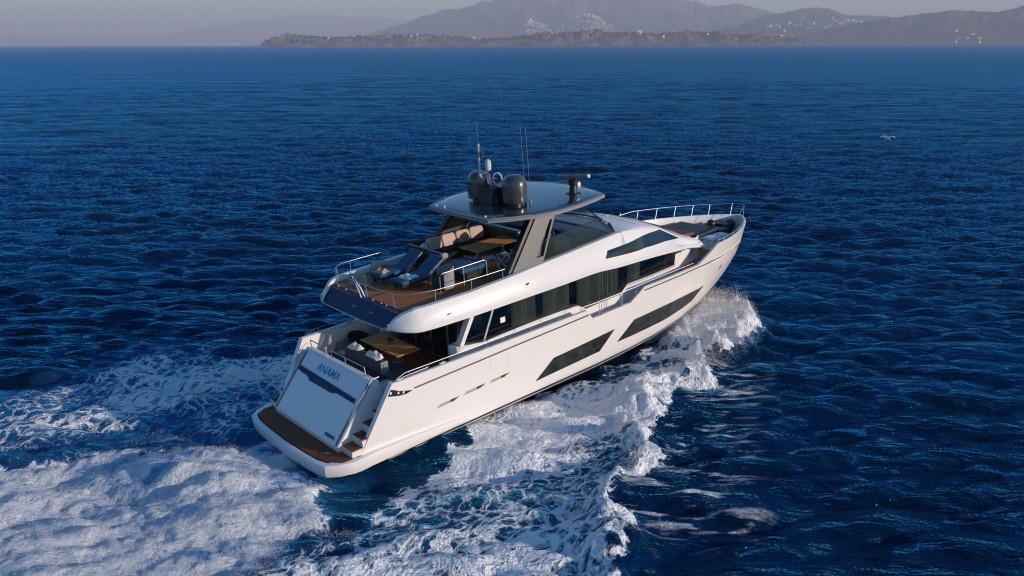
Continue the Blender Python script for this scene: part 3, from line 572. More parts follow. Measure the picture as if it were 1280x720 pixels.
# swim platform with its rounded white rim carried forward along the hull as a step
pl_in = [(.44, 2.55), (.18, 1.95), (.12, 1.3), (.10, 0), (.12, -1.3), (.18, -1.95), (.30, -2.35), (.46, -2.62)]
def plat(off, z): return [(x - off * .9, y + math.copysign(off, y) if abs(y) > 1 else y, z) for x, y in [(p[0], p[1]) for p in [(.62, 2.62), (.30, 2.35), (.18, 1.95), (.12, 1.3), (.09, .6), (.08, 0), (.09, -.6), (.12, -1.3), (.18, -1.95), (.30, -2.35), (.62, -2.62)]]]
def side_run(z, dy, s): return [(x, s * (2.86 + (yhull(x, z) + .012 - 2.86) * min(1, (x / 6.9)) ** 1.6 + dy * max(0, 1 - (x / 6.9) ** 1.5)), z) for x in (1.0, 1.8, 3, 4, 5, 6.0, 6.5, 6.95)]
rings = []
for z, off in ((-.02, .0), (.02, .10), (.14, .14), (.37, .145), (.425, .125), (.44, .09), (.445, -.04)):
    P = plat(off, z); rise = lambda p: p
    L_ = side_run(z, off - .05, 1)[::-1] + P + side_run(z, off - .05, -1)
    L_ = [(x, y, z if x < 2 or z < .1 else z - (z + .12) * .55 * ((x - 2) / 4.95) ** 1.3) for x, y, z in L_]
    rings.append(L_)
b = MB(); b.loft(rings)
# inner ledge closing back to the hull side
b.loft([rings[-1], [(x, math.copysign(min(abs(y), 2.5), y), z - .004) for x, y, z in rings[-1]]])
swim = part(b, 'swim_platform', 'white', smooth=30)
tp = [(.66, 2.56), (.36, 2.30), (.26, 1.9), (.20, 1.3), (.17, .6), (.165, 0), (.17, -.6), (.20, -1.3), (.26, -1.9), (.36, -2.30), (.66, -2.72), (1.30, -2.78), (1.30, 2.62)]
part(MB().prism(tp, .40, .458, 'xy'), 'teak_deck', 'steakx', swim)
part(MB().ball((.62, -1.9, .47), .05).tube([(.5, -1.75, .47), (.6, -1.95, .52), (.72, -2.05, .47)], .012), 'platform_cleat', 'steel', swim)
# transom block, garage door, name
TZ = lambda f: (.88 + 1.475 * f, .62 + 1.73 * f)
b = MB(); b.prism([(.90, .42), TZ(0), TZ(.97), (2.40, 2.375), (2.62, 2.36), (2.70, 1.90), (2.70, .42)], -2.10, 2.10)
transom = part(b, 'transom', 'white', bevel=.03)
def tpt(y, f, off): x, z = TZ(f); n_ = Vector((-1.73, 0, 1.475)).normalized(); return Vector((x, y, z)) + n_ * off
def tplate(poly, off, th): return MB().add([tpt(y, f, off) for y, f in poly] + [tpt(y, f, off - th) for y, f in poly], [tuple(range(len(poly))), tuple(range(2 * len(poly) - 1, len(poly) - 1, -1))] + [(i, i + len(poly), (i + 1) % len(poly) + len(poly), (i + 1) % len(poly)) for i in range(len(poly))])
door = part(tplate([(1.93, .03), (1.93, .735), (-1.83, .70), (-1.93, .03)], .022, .05), 'garage_door', 'white', transom, bevel=.012)
part(tplate([(1.93, .742), (1.93, .675), (1.55, .655), (1.22, .655), (.98, .605), (-.52, .605), (-.74, .64), (-1.82, .632), (-1.80, .70), (.2, .725)], .034, .02), 'door_recess', 'skydark', transom)
part(tplate([(1.985, .02), (1.985, .97), (1.94, .97), (1.94, .02)], .02, .03).add(*tplate([(-1.94, .02), (-1.94, .97), (-1.985, .97), (-1.985, .02)], .02, .03).__dict__.values()), 'door_seal', 'dgrey', transom)
for s in (-1, 1): part(tplate([(s * 2.10, .0), (s * 2.10, .99), (s * 2.03, .99), (s * 2.03, .0)], .035, .06), 'transom_edge_trim', 'steel', transom, bevel=.01)
def lettering(txt, size, y, f, m, name, parent, shear=.25):
    cu = bpy.data.curves.new(name, 'FONT'); cu.body = txt; cu.size = size; cu.extrude = .006; cu.shear = shear; cu.align_x = 'CENTER'; cu.offset = .004
    o = bpy.data.objects.new(name, cu); COL.objects.link(o); o.parent = parent; cu.materials.append(M[m])
    n_ = Vector((-1.73, 0, 1.475)).normalized(); xa = Vector((0, -1, 0)); ya = n_.cross(xa); p = tpt(y, f, .008 if name == 'name_lettering' else .032)
    o.matrix_local = Matrix(((xa.x, ya.x, n_.x, p.x), (xa.y, ya.y, n_.y, p.y), (xa.z, ya.z, n_.z, p.z), (0, 0, 0, 1)))
    bpy.context.view_layer.update(); lm = bpy.data.meshes.new_from_object(o.evaluated_get(bpy.context.evaluated_depsgraph_get())); mw = o.matrix_local.copy(); bpy.data.objects.remove(o)
    o = bpy.data.objects.new(name, lm); COL.objects.link(o); o.parent = parent; o.matrix_local = mw; return o
lettering('ANAMA', .40, .27, .795, 'blue', 'name_lettering', transom)
lettering('NASSAU', .15, -1.48, .065, 'dblue', 'port_lettering', transom, 0)
# stairs on both quarters, teak treads with white risers
for s in (-1, 1):
    st = MB(); 
    for i, (x0, z1) in enumerate(((1.02, .68), (1.42, .92), (1.82, 1.18), (2.22, 1.44))):
        y0, y1 = sorted((s * 2.105, s * 2.74)); st.box(x0, 2.75, y0, y1, .40 if i == 0 else z1 - .27, z1 - .03)
    q = part(st, 'stern_stairs', 'cream')
    tr = MB()
    for x0, z1 in ((1.02, .68), (1.42, .92), (1.82, 1.18), (2.22, 1.44)):
        y0, y1 = sorted((s * 2.13, s * 2.70)); tr.box(x0 + .03, x0 + .40, y0, y1, z1 - .03, z1 - .012)
    part(tr, 'stair_tread', 'steakx', q)
    part(MB().tube([(1.35, s * 2.16, 1.35), (1.7, s * 2.16, 1.85), (2.35, s * 2.16, 2.5), (2.6, s * 2.16, 2.5)], .018), 'stair_handrail', 'steel', q)
# main deck
dk = [(x, yhull(x, 1.6) - .10) for x in np.linspace(2.55, 18.4, 26)]
part(MB().prism([(x, -y) for x, y in dk] + [(x, y) for x, y in dk[::-1]], 1.40, 1.45, 'xy'), 'main_deck', 'teak')
fd = [(x, max(yhull(x, 2.4) - .12, .02)) for x in list(np.linspace(18.2, 25.4, 18))]
part(MB().prism([(x, -y) for x, y in fd] + [(x, y) for x, y in fd[::-1]], 2.24, 2.29, 'xy'), 'foredeck', 'teak')
# cockpit: sunpad over the garage, sofa facing forward, low side lockers
sp = part(MB().box(2.62, 4.05, -1.78, 2.10, 1.42, 1.86), 'sunpad_base', 'cream', bevel=.03)
part(MB().box(2.66, 3.42, -1.30, 1.95, 1.862, 1.98), 'sunpad_cushion', 'dfab', sp, bevel=.05, seg=3)
part(MB().box(3.44, 4.20, -1.75, -1.02, 1.862, 1.97), 'sunpad_cushion', 'gfab', sp, bevel=.05, seg=3)
part(MB().prism([(3.40, 1.864), (3.44, 2.36), (3.68, 2.36), (3.76, 1.864)], -.98, 1.36), 'sofa_backrest', 'gfab', sp, bevel=.04, seg=3)
part(MB().box(3.42, 3.70, -1.004, -.982, 1.90, 2.36), 'backrest_end', 'lgfab', sp)  # pale sheet: the sunlit look of this end is put into its colour
part(MB().box(3.80, 4.32, -.95, 1.34, 1.45, 1.86), 'sofa_seat', 'gfab', sp, bevel=.05, seg=3)
b = MB()
for ya, yb in ((2.0, .95), (.6, -1.5)):
    b.tube([(2.52, ya, 2.36), (2.50, ya, 2.66), (2.50, yb, 2.66), (2.52, yb, 2.36)], .02)
b.tube([(2.51, (.9 - 1.5) / 2, 2.36), (2.50, (.9 - 1.5) / 2, 2.66)], .016)
part(b, 'transom_rail', 'steel')
b = MB()
for s in (-1, 1):
    for x in (2.9, 4.6): b.box(x - .14, x + .14, s * 2.86 - .04, s * 2.86 + .04, 2.50, 2.56)
part(b, 'mooring_cleat', 'steel', bevel=.02)
part(MB().prism([(3.1, 2.0), (5.2, 2.0), (5.2, 2.42), (3.4, 2.42)], 2.55, 2.78), 'side_locker', 'cream', bevel=.02)
for s in (-1, 1):   # low steel rails along the aft bulwarks and side decks
    xs_ = np.linspace(2.75, 11.1, 22); b = MB(); b.tube([(x, s * (yhull(x, 2.5) - .10), 2.50 + .17 * min(1, (x - 2.7) * 4)) for x in xs_], .009)
    for x in (3.3, 4.6, 5.9, 7.2, 8.5, 9.8, 11.05): b.tube([(x, s * (yhull(x, 2.5) - .10), 2.49), (x, s * (yhull(x, 2.5) - .10), 2.67)], .014, 6)
    part(b, 'bulwark_rail', 'steel')
    b = MB(); b.tube([(11.1, s * 2.98, 2.66), (11.9, s * 2.98, 2.64), (14.1, s * 2.96, 2.66), (14.7, s * 2.95, 2.68), (18.2, s * 2.80, 2.66)], .016)
    for x in (12.05, 12.17, 13.3, 13.4, 14.2): b.tube([(x, s * 2.98, 2.04), (x, s * 2.98, 2.65)], .014, 6)
    part(b, 'side_rail', 'steel')

# deckhouse: lower wall, glazing band with curtains behind it, aft doors
hw = lerp_tab([5.5, 6, 14, 16, 18, 19, 19.9, 20.4], [2.42, 2.42, 2.42, 2.32, 2.12, 1.98, 1.75, 1.5])
ZB = lerp_tab([5.72, 6.75, 8.2, 9.6, 11.42, 11.9, 13.92, 14.34, 17.75], [2.66, 2.50, 2.55, 2.57, 2.56, 2.28, 2.34, 2.64, 2.58])
ZT = lerp_tab([5.5, 13.5, 16, 18.5], [3.74, 3.70, 3.52, 3.26])
b = MB(); xs_ = sorted(set(list(np.linspace(5.72, 20.2, 50)) + [6.75, 11.42, 11.9, 13.92, 14.34, 17.75]))
for s in (-1, 1):
    b.loft([[(x, s * (hw(x) - .20), 1.44), (x, s * hw(x), 1.44), (x, s * hw(x), ZB(x) - .03 if x < 17.8 else 3.0), (x, s * (hw(x) - .05), ZB(x) if x < 17.8 else 3.02), (x, s * (hw(x) - .20), ZB(x) if x < 17.8 else 3.02)] for x in xs_])
    b.loft([[(5.72 + .62 * t, s * 2.42, 2.66 + 1.08 * t), (5.86 + .66 * t, s * 2.43, 2.62 + 1.12 * t), (5.86 + .66 * t, s * 2.20, 2.62 + 1.12 * t), (5.72 + .62 * t, s * 2.18, 2.66 + 1.08 * t)] for t in (0, .5, 1)], True, True)
    b.loft([[(5.72, s * 2.42, z), (5.58, s * 2.36, z), (5.50, s * 2.2, z), (5.52, s * 2.0, z), (5.9, s * 1.98, z)] for z in (1.44, 2.2, 2.62)], False)
    b.loft([[(5.72, s * 2.42, 2.62), (5.58, s * 2.36, 2.62), (5.50, s * 2.2, 2.62), (5.52, s * 2.0, 2.62), (5.9, s * 1.98, 2.62)], [(5.9, s * 2.42, 2.64), (5.9, s * 2.36, 2.64), (5.9, s * 2.2, 2.64), (5.9, s * 2.0, 2.64), (5.9, s * 1.98, 2.64)]])
    b.loft([[(x, s * hw(x), 2.56), (x, s * hw(x), 3.30)] for x in np.linspace(18.66, 20.2, 5)])
house = part(b, 'deckhouse', 'white', smooth=30)
zt0 = lambda x: ZT(x) + .06
for s in (-1, 1):
    def pane(x0, x1, x0t=None, x1t=None, n=26):
        b = MB(); rows = []
        for k in range(n + 1):
            t = k / n; xa = x0 + (x1 - x0) * t; xb = (x0t if x0t is not None else x0) + ((x1t if x1t is not None else x1) - (x0t if x0t is not None else x0)) * t
            rows.append([(xa, s * (hw(xa) - .02), ZB(xa)), (xb, s * (hw(xb) - .02), zt0(xb)), (xb, s * (hw(xb) - .035), zt0(xb)), (xa, s * (hw(xa) - .035), ZB(xa))])
        return b.loft(rows, True, True)
    part(pane(5.90, 6.72, 6.50, 7.30), 'saloon_window', 'tglass', house)
    part(pane(6.80, 17.80, 7.38, 18.66, 60), 'saloon_window', 'tglass', house)
    part(MB().loft([[(6.72 + .58 * t, s * 2.425, 2.50 + 1.24 * t), (6.80 + .58 * t, s * 2.425, 2.50 + 1.24 * t), (6.80 + .58 * t, s * 2.37, 2.50 + 1.24 * t), (6.72 + .58 * t, s * 2.37, 2.50 + 1.24 * t)] for t in (0, 1)], True, True), 'window_mullion', 'steel', house)
    for xa, xb in ((8.25, 9.42), (9.82, 11.2), (11.62, 14.0), (14.62, 15.4)):
        n = int((xb - xa) * 16); 
        rows = [[(x, s * (hw(x) - .20 - .045 * math.sin(k * 1.9 + 1.4 * math.sin(k * .37)) - .02 * math.sin(k * .8)), ZB(x) - .25), (x, s * (hw(x) - .20 - .04 * math.sin(k * 1.9 + 1.4 * math.sin(k * .37))), zt0(x))] for k, x in enumerate(np.linspace(xa, xb, n * 3))]
        part(MB().loft(rows), 'curtain', 'curtain', house, smooth=60)
    b = MB(); xs2 = np.linspace(6.8, 17.8, 30); b.loft([[(x, s * (hw(x) - .13), zt0(x) - .16), (x, s * (hw(x) - .125), zt0(x))] for x in np.linspace(7.5, 16, 24)]); part(b, 'curtain_pelmet', 'lgfab', house)
    b = MB(); b.tube([(x, s * (hw(x) - .01), ZB(x) + .0) for x in (5.9, 6.75, 8.2, 9.6, 11.42, 11.9, 13.92, 14.34, 16, 17.78)], .022, 6); b.tube([(17.78, s * (hw(17.8) - .01), 2.58), (18.66, s * (hw(18.66) - .01), 3.28)], .022, 6); part(b, 'window_frame', 'black', house)
    part(MB().box(7.56, 7.78, s * 2.412 - .006, s * 2.412 + .006, 2.93, 3.13).box(7.59, 7.66, s * 2.421 - .004, s * 2.421 + .004, 2.96, 3.02), 'window_sticker', 'lamp', house)
b = MB(); b.box(6.2, 17.6, -1.95, 1.95, 1.46, 1.50); b.box(17.4, 17.5, -1.9, 1.9, 1.5, 3.2); b.box(6.3, 17.5, -.06, .06, 1.5, 3.7)
part(b, 'saloon_interior', 'interior', house)
bk = part(MB().box(6.28, 6.34, -2.0, 2.0, 1.45, 3.84), 'saloon_doors', 'bglass', house)
b = MB()
for y in (-1.98, -1.0, 0, 1.0, 1.98): b.box(6.24, 6.28, y - .03, y + .03, 1.45, 3.84)
b.box(6.24, 6.28, -2.0, 2.0, 1.45, 1.52); part(b, 'door_frame', 'steel', bk)
part(MB().tube([(5.6, -2.05, 1.5), (5.95, -2.08, 2.7), (6.3, -2.1, 3.8)], .035).tube([(5.75, -1.9, 1.6), (6.2, -1.95, 3.8)], .02), 'overhang_strut', 'grey', house)

# flybridge: floor slab, coaming swept round the stern corners, dark aft fascia
def coam(x):
    yb = float(np.interp(x, [3.15, 3.3, 3.5, 3.8, 4.5, 6, 10, 13.3, 15.7, 17.3, 18.3, 19.4, 20.0], [2.12, 2.40, 2.66, 2.86, 2.96, 3.03, 3.04, 2.97, 2.76, 2.58, 2.44, 2.26, 2.12]))
    zb = float(np.interp(x, [3.15, 3.5, 4, 12, 13.3, 15.7, 18.3, 19.4, 20.0], [3.90, 3.83, 3.79, 3.80, 3.68, 3.50, 3.22, 2.98, 2.80]))
    yt = float(np.interp(x, [3.15, 3.4, 3.8, 4.4, 6, 8, 9.6, 13.8], [2.06, 2.24, 2.52, 2.66, 2.74, 2.72, 2.62, 2.50]))
    zt = float(np.interp(x, [3.15, 3.35, 3.6, 3.95, 4.6, 6, 8, 9.6, 13.8], [3.98, 4.20, 4.38, 4.50, 4.52, 4.55, 4.63, 4.70, 4.92]))
    return yb, zb, yt, zt
def csec(x, s):
    yb, zb, yt, zt = coam(x); w = min(.22, .04 + (x - 3.15) * .5)
    return [(x, s * (yb - .30), zb + .04), (x, s * (yb - .06), zb - .005), (x, s * yb, zb + .03), (x, s * (yb + .005), zb + .14), (x, s * (yb - .05), zb + .21), (x, s * (yb * .55 + yt * .45 + .025), zb * .45 + zt * .55), (x, s * (yt + .022), zt - .035), (x, s * yt, zt), (x, s * (yt - w * .7), zt + .01), (x, s * (yt - w), zt - .03), (x, s * (yt - w - .03), max(min(4.36, zt - .06), 3.9))]
b = MB()
for s in (-1, 1): b.loft([csec(x, s) for x in [3.15, 3.2, 3.27, 3.35, 3.45, 3.6, 3.8, 4.0, 4.4] + list(np.linspace(5, 13.9, 26))], False, True)
coaming = part(b, 'flybridge_coaming', 'white', smooth=34)
b = MB(); 
for s in (-1, 1):
    for x, z in ((5.0, 4.12), (8.45, 4.26)): b.obox((x, s * (coam(x)[0] * .5 + coam(x)[2] * .5 + .055), z), (.15, .02, .05), 0, -.15)
part(b, 'coaming_vent', 'black', coaming)
fdk = [(3.62, 2.02), (3.9, 2.26), (4.5, 2.42), (8, 2.48), (14, 2.30)]
slab = [(3.72, 2.10), (3.9, 2.5), (4.4, 2.68), (13.4, 2.66)]
part(MB().prism([(x, -y) for x, y in slab] + [(x, y) for x, y in slab[::-1]], 3.86, 4.30, 'xy'), 'flybridge_slab', 'white')
part(MB().prism([(x, -y) for x, y in fdk] + [(x, y) for x, y in fdk[::-1]], 4.30, 4.37, 'xy'), 'flybridge_deck', 'teak')
b = MB(); b.loft([[(3.12 + .04 * abs(y) / 2.1, y, 3.86), (3.14 + .04 * abs(y) / 2.1, y, 3.93), (3.60 + .05 * abs(y) / 2.1, y * .985, 4.33), (3.66 + .05 * abs(y) / 2.1, y * .985, 4.40), (3.76, y * .985, 4.40), (3.8, y * .985, 4.3)] for y in np.linspace(-2.10, 2.10, 14)])
fas = part(b, 'aft_fascia', 'skydark', smooth=40)
part(MB().tube([(3.12 + .05 * abs(y) / 2.1, y, 3.865) for y in np.linspace(-2.1, 2.1, 9)], .018, 6), 'fascia_trim', 'steel', fas)
b = MB()
for y in (.25, .12, -.75, -.9): b.ball((3.36, y, 4.13), .035, (1, 1.5, .8), 5)
for y in (1.7, 1.2, .1, -.5, -1.0, -1.3): b.box(3.66, 3.70, y - .03, y + .03, 4.40, 4.43)
part(b, 'fascia_fitting', 'steel', fas)
def rail(paths, posts, name='guard_rail', r=.014):
    b = MB()
    for p in paths: b.tube(p, r)
    for a, c in posts: b.tube([a, c], r * .85, 6)
    return part(b, name, 'steel')
def fy(x): return coam(x)[2] - .10
zr_ = 4.92
top = [(9.2, 2.35, zr_ + .06)] + [(x, fy(x), zr_) for x in (8, 6.5, 5.2, 4.4)] + [(4.0, 2.30, zr_), (3.78, 2.05, zr_ - .01), (3.70, 1.75, zr_ - .03), (3.62, .9, zr_ - .02), (3.60, 0, zr_ - .02), (3.62, -.9, zr_ - .02), (3.70, -1.8, zr_ - .02), (3.85, -2.1, zr_ - .02), (4.2, -2.36, zr_)] + [(x, -fy(x), zr_ + .01) for x in (4.8, 5.6, 6.5, 7.7)] 
rail([top], [((x, s * fy(x), 4.48), (x, s * fy(x), zr_)) for s in (-1, 1) for x in (4.75, 6.2, 7.6)] + [((3.72, y, 4.38), (3.66, y, zr_ - .02)) for y in (1.75, -.15, -1.75)] + [((4.05, 2.25, 4.4), (4.0, 2.3, zr_))])
rail([[(5.55, -1.78, 4.40), (5.55, -1.78, 5.02), (5.7, -1.78, 5.10), (7.55, -1.72, 5.12), (7.65, -1.72, 5.05), (7.65, -1.72, 4.40)]], [((6.6, -1.75, 4.4), (6.6, -1.75, 5.1))], 'stairwell_rail', .017)

# wheelhouse and coachroof forward of the flybridge
ROOFZ = lerp_tab([13.4, 14.5, 15.6, 16.6, 17.0, 18.3, 18.9, 19.6, 20.05], [4.86, 4.86, 4.74, 4.50, 4.38, 3.70, 3.52, 3.30, 3.12])
EDGEY = lerp_tab([13.4, 14.5, 16.0, 17.0, 18.3, 19.2, 20.05], [2.46, 2.36, 2.16, 1.98, 2.12, 2.06, 1.9])
def rsec(x):
    yb, zb, _, _ = coam(x); ez = ROOFZ(x) - .05; ey = EDGEY(x); belt = zb + (ez - zb) * .35; yk = yb - .10
    half = [(yb - .28, zb + .03), (yb - .06, zb - .005), (yb, zb + .03), (yb + .005, zb + .13), (yb - .05, zb + .19), (yk - (yk - ey) * .25, belt), (ey + .05, ez - .10), (ey, ez - .02), (ey - .14, ez + .05), (ey * .6, ez + .14 if x < 16.9 else ez + .10), (ey * .25, ez + .18 if x < 16.9 else ez + .12)]
    w = min(1, max(0, (x - 13.9) / 1.3)); C_ = csec(min(x, 13.9), 1)
    for i in (5, 6, 7, 8): half[i] = (C_[i][1] + (half[i][0] - C_[i][1]) * w, C_[i][2] + (half[i][1] - C_[i][2]) * w)
    return [(x, -y, z) for y, z in half] + [(x, y, z) for y, z in half[::-1]]
b = MB(); b.loft([rsec(x) for x in [13.55, 13.9, 14.5, 15, 15.6, 16.2, 16.6, 16.95, 17.05, 17.5, 18.0, 18.3, 18.6, 19.0, 19.5, 19.9, 20.05]], False, True)
wheel = part(b, 'wheelhouse', 'white', smooth=38)
def rsurf(x, z):
    
    f = lambda P: float(np.interp(z, [p[2] for p in P[3:8]], [abs(p[1]) for p in P[3:8]]))
    return f(csec(x, 1)) if x < 13.9 else f(rsec(x))
for s in (-1, 1):
    part(on_side(([(12.58, 4.20), (13.8, 4.10), (15.05, 4.0), (16.8, 3.86), (18.05, 3.70)], [(12.80, 4.45), (13.8, 4.46), (14.8, 4.45), (15.8, 4.42), (16.85, 4.32)]), .028, s, 30, rsurf), 'wheelhouse_window', 'bglass', wheel)
b = MB(); b.loft([[(x + .01, y * EDGEY(x) * .97, ROOFZ(x) + .045 + .11 * (1 - abs(y)) + .02) for y in np.linspace(-1, 1, 11)] for x in (17.06, 17.5, 17.9, 18.24)]); part(b, 'front_windscreen', 'bglass', wheel)
part(MB().tube([(15.3, y, 4.86 + .12 * (1 - abs(y) / 2.2)) for y in (-2.1, -1.5, -.6, .6, 1.5, 2.1)], .008, 5), 'roof_seam', 'dgrey', wheel)
part(MB().ball((15.2, -.6, 5.02), .05), 'roof_light', 'lamp', wheel)
# flybridge windscreen
base = [(9.7, -2.46, 4.74), (11.2, -2.40, 4.80), (12.6, -2.34, 4.88), (13.72, -2.30, 4.94), (14.35, -1.5, 4.99), (14.62, -.6, 5.02), (14.66, 0, 5.03)]
base = base + mirror(base[:-1])[::-1]
topl = [(x - .75 - (.15 if abs(y) < 2 else 0), y * .93, z + (.62 if x > 11 else .78)) for x, y, z in base]; topl[0] = (9.9, -2.38, 5.5); topl[-1] = (9.9, 2.38, 5.5)
b = MB(); b.loft([[p, q] for p, q in zip(base, topl)]); ws = part(b, 'flybridge_windscreen', 'sglass', smooth=50)
part(MB().tube(base, .035, 6), 'windscreen_base', 'black', ws); part(MB().tube(topl, .018, 6), 'windscreen_top_rail', 'black', ws)
part(MB().tube([base[3], topl[3]], .02, 6).tube([base[-4], topl[-4]], .02, 6), 'windscreen_pillar', 'black', ws)
# helm, seats, dash
hc = part(MB().prism([(11.9, 4.37), (11.9, 5.02), (12.5, 5.15), (13.4, 4.95), (13.4, 4.37)], -1.9, .4), 'helm_console', 'dgrey', bevel=.04)
part(MB().box(11.86, 11.90, -1.5, .1, 4.6, 5.0).box(12.0, 12.4, -1.2, -.4, 5.06, 5.10), 'instrument_panel', 'black', hc)
part(MB().tube([(11.72 + .0 * t, -.8 + .2 * math.cos(t), 4.98 + .2 * math.sin(t)) for t in np.linspace(0, 6.28, 17)[:-1]], .016, 6, True).tube([(11.72, -.8, 4.98), (11.95, -.8, 4.95)], .02), 'steering_wheel', 'steel', hc)
b = MB()
for y in (-1.45, -.75): b.cushion((11.0, y, 4.95), (.55, .58, .2)); b.cushion((10.72, y, 5.3), (.18, .56, .75), ry=-.12); b.tube([(11.0, y, 4.37), (11.0, y, 4.9)], .06)
part(b, 'helm_seat', 'lgfab')
part(MB().box(11.9, 13.3, .55, 2.15, 4.37, 4.80), 'forward_sunpad_base', 'cream', bevel=.03)
part(MB().cushion((12.6, 1.35, 4.86), (1.35, 1.55, .16), puff=.2), 'forward_sunpad', 'gfab')
part(MB().box(13.4, 14.3, -1.9, 1.9, 4.72, 4.84), 'dash_top', 'dgrey', bevel=.03)
# dining settee on the port side, bar unit forward of it, sunpad settee aft
b = MB(); b.box(7.15, 10.7, 1.35, 2.30, 4.37, 4.78); b.box(10.2, 10.75, .1, 1.35, 4.37, 4.78); setb = part(b, 'dining_settee', 'dfab', bevel=.04)
part(MB().box(7.15, 10.75, 1.95, 2.34, 4.78, 5.16), 'settee_backrest', 'dfab', setb, bevel=.08, seg=3)
part(MB().box(10.62, 10.90, -.1, 2.3, 4.37, 5.22), 'settee_backrest', 'dgrey', setb, bevel=.05, seg=3)
bar = part(MB().box(10.5, 11.4, -2.20, -1.60, 4.37, 5.16), 'wet_bar', 'dgrey', bevel=.03)
part(MB().box(10.46, 11.44, -2.22, -1.56, 5.16, 5.19), 'bar_top', 'grey', bar, bevel=.008)
part(MB().tube([(10.75, -1.52, 5.2), (10.75, -1.52, 5.55), (10.75, -1.62, 5.68), (10.75, -1.74, 5.55), (10.75, -1.74, 5.2)], .03), 'bar_grab_rail', 'steel', bar)
b = MB(); b.box(6.95, 7.95, -1.45, -.15, 4.37, 4.72); aft = part(b, 'aft_settee', 'dfab', bevel=.05)
part(MB().cushion((7.32, -.82, 4.80), (1.15, 1.25, .20), puff=.22), 'settee_cushion', 'bfab', aft)
part(MB().prism([(6.82, 4.37), (6.70, 5.12), (6.92, 5.20), (7.14, 5.12), (7.14, 4.37)], -.10, 1.90), 'settee_backrest', 'dfab', aft, bevel=.07, seg=3)
part(MB().tube([(6.92, 1.88, 5.20), (6.90, .9, 5.22), (6.92, -.08, 5.20)], .028), 'backrest_piping', 'lgfab', aft)
part(MB().cushion((6.95, -.20, 5.12), (.30, .20, .22), puff=.5), 'headrest', 'lgfab', aft)

# hardtop on two raked arches
ho = [(7.78, 0), (7.80, 1.0), (7.85, 1.70), (8.5, 2.12), (9.3, 2.50), (10.3, 2.72), (11.5, 2.62), (12.6, 2.40), (13.28, 2.20), (13.62, 1.4), (13.80, .7), (13.86, 0)]
def hring(off, z, zf=0):
    H2 = []
    for x, y in ho: 
        cx = 10.6; f = 1 - off / 3.2; H2.append((cx + (x - cx) * f, y * f, z + .02 * (x - 10) * zf))
    return H2 + [(x, -y, zz) for x, y, zz in H2[-2:0:-1]]
b = MB(); b.loft([hring(.9, 6.24), hring(.35, 6.27), hring(.04, 6.37), hring(0, 6.43), hring(.02, 6.47), hring(.10, 6.50), hring(.5, 6.53), hring(1.6, 6.56), hring(2.6, 6.565)], True, True)
hardtop = part(b, 'hardtop', 'roofp', smooth=40)
b = MB(); b.loft([hring(-.012, 6.36), hring(-.018, 6.47), hring(.07, 6.505), hring(.11, 6.502)], True); part(b, 'hardtop_edge', 'lgrey', hardtop, smooth=40)
part(MB().tube([(7.78, 0, 6.50), (7.80, -1.0, 6.50), (7.86, -1.68, 6.50), (8.5, -2.09, 6.50), (9.2, -2.44, 6.50)], .022, 6).tube([(7.86, 1.68, 6.50), (8.5, 2.09, 6.50), (9.2, 2.44, 6.50)], .022, 6), 'hardtop_gutter', 'steel', hardtop)
b = MB()
for x, y in ((7.95, 1.35), (8.0, .95), (7.95, -1.45)): b.ball((x, y, 6.55), .04)
part(b, 'deck_light', 'lamp', hardtop)
for s in (-1, 1):
    ya = lambda z: 2.50 - .28 * (z - 4.6) / 1.75
    outer = [(8.10, 4.56), (9.62, 4.66), (9.95, 5.3), (10.62, 6.32), (9.62, 6.32), (8.75, 5.3)]
    slot = [(9.36, 4.90), (9.72, 4.90), (10.40, 6.06), (10.28, 6.10)]
    b = MB()
    def lp(poly, off): return [(x, s * (ya(z) + off), z) for x, z in poly]
    def quadpoly(poly): b.add(lp(poly, 0) + lp(poly, -.26), [(0, 1, 2, 3), (7, 6, 5, 4), (0, 4, 5, 1), (1, 5, 6, 2), (2, 6, 7, 3), (3, 7, 4, 0)])
    quadpoly([(8.10, 4.56), (9.36, 4.64), (9.36, 4.90), (8.42, 4.90)]); quadpoly([(9.36, 4.64), (9.62, 4.66), (9.80, 4.90), (9.36, 4.90)])
    quadpoly([(8.42, 4.90), (9.36, 4.90), (10.28, 6.10), (9.46, 6.10)]); quadpoly([(9.72, 4.90), (9.80, 4.90), (10.50, 6.10), (10.40, 6.10)])
    quadpoly([(9.46, 6.10), (10.28, 6.10), (10.42, 6.32), (9.64, 6.32)]); quadpoly([(10.28, 6.10), (10.50, 6.10), (10.64, 6.32), (10.42, 6.32)])
    ar = part(b, 'hardtop_arch', 'grey', smooth=None)
    part(MB().add(lp(slot, -.12) + lp(slot, -.20), [(0, 1, 2, 3), (7, 6, 5, 4), (0, 4, 5, 1), (1, 5, 6, 2), (2, 6, 7, 3), (3, 7, 4, 0)]), 'arch_slot', 'black', ar)
    st = [(7.94, 4.54), (8.09, 4.56), (9.62, 6.30), (9.44, 6.30)]
    part(MB().add(lp(st, -.06) + lp(st, -.30), [(0, 1, 2, 3), (7, 6, 5, 4), (0, 4, 5, 1), (1, 5, 6, 2), (2, 6, 7, 3), (3, 7, 4, 0)]), 'arch_back_edge', 'black', ar)
b = MB()
for y in (1.0, .55): b.tube([(12.9, y, 5.5), (12.6, y, 6.3)], .05)
b.box(12.5, 12.95, .4, 1.15, 5.95, 6.3); part(b, 'hardtop_front_support', 'black')
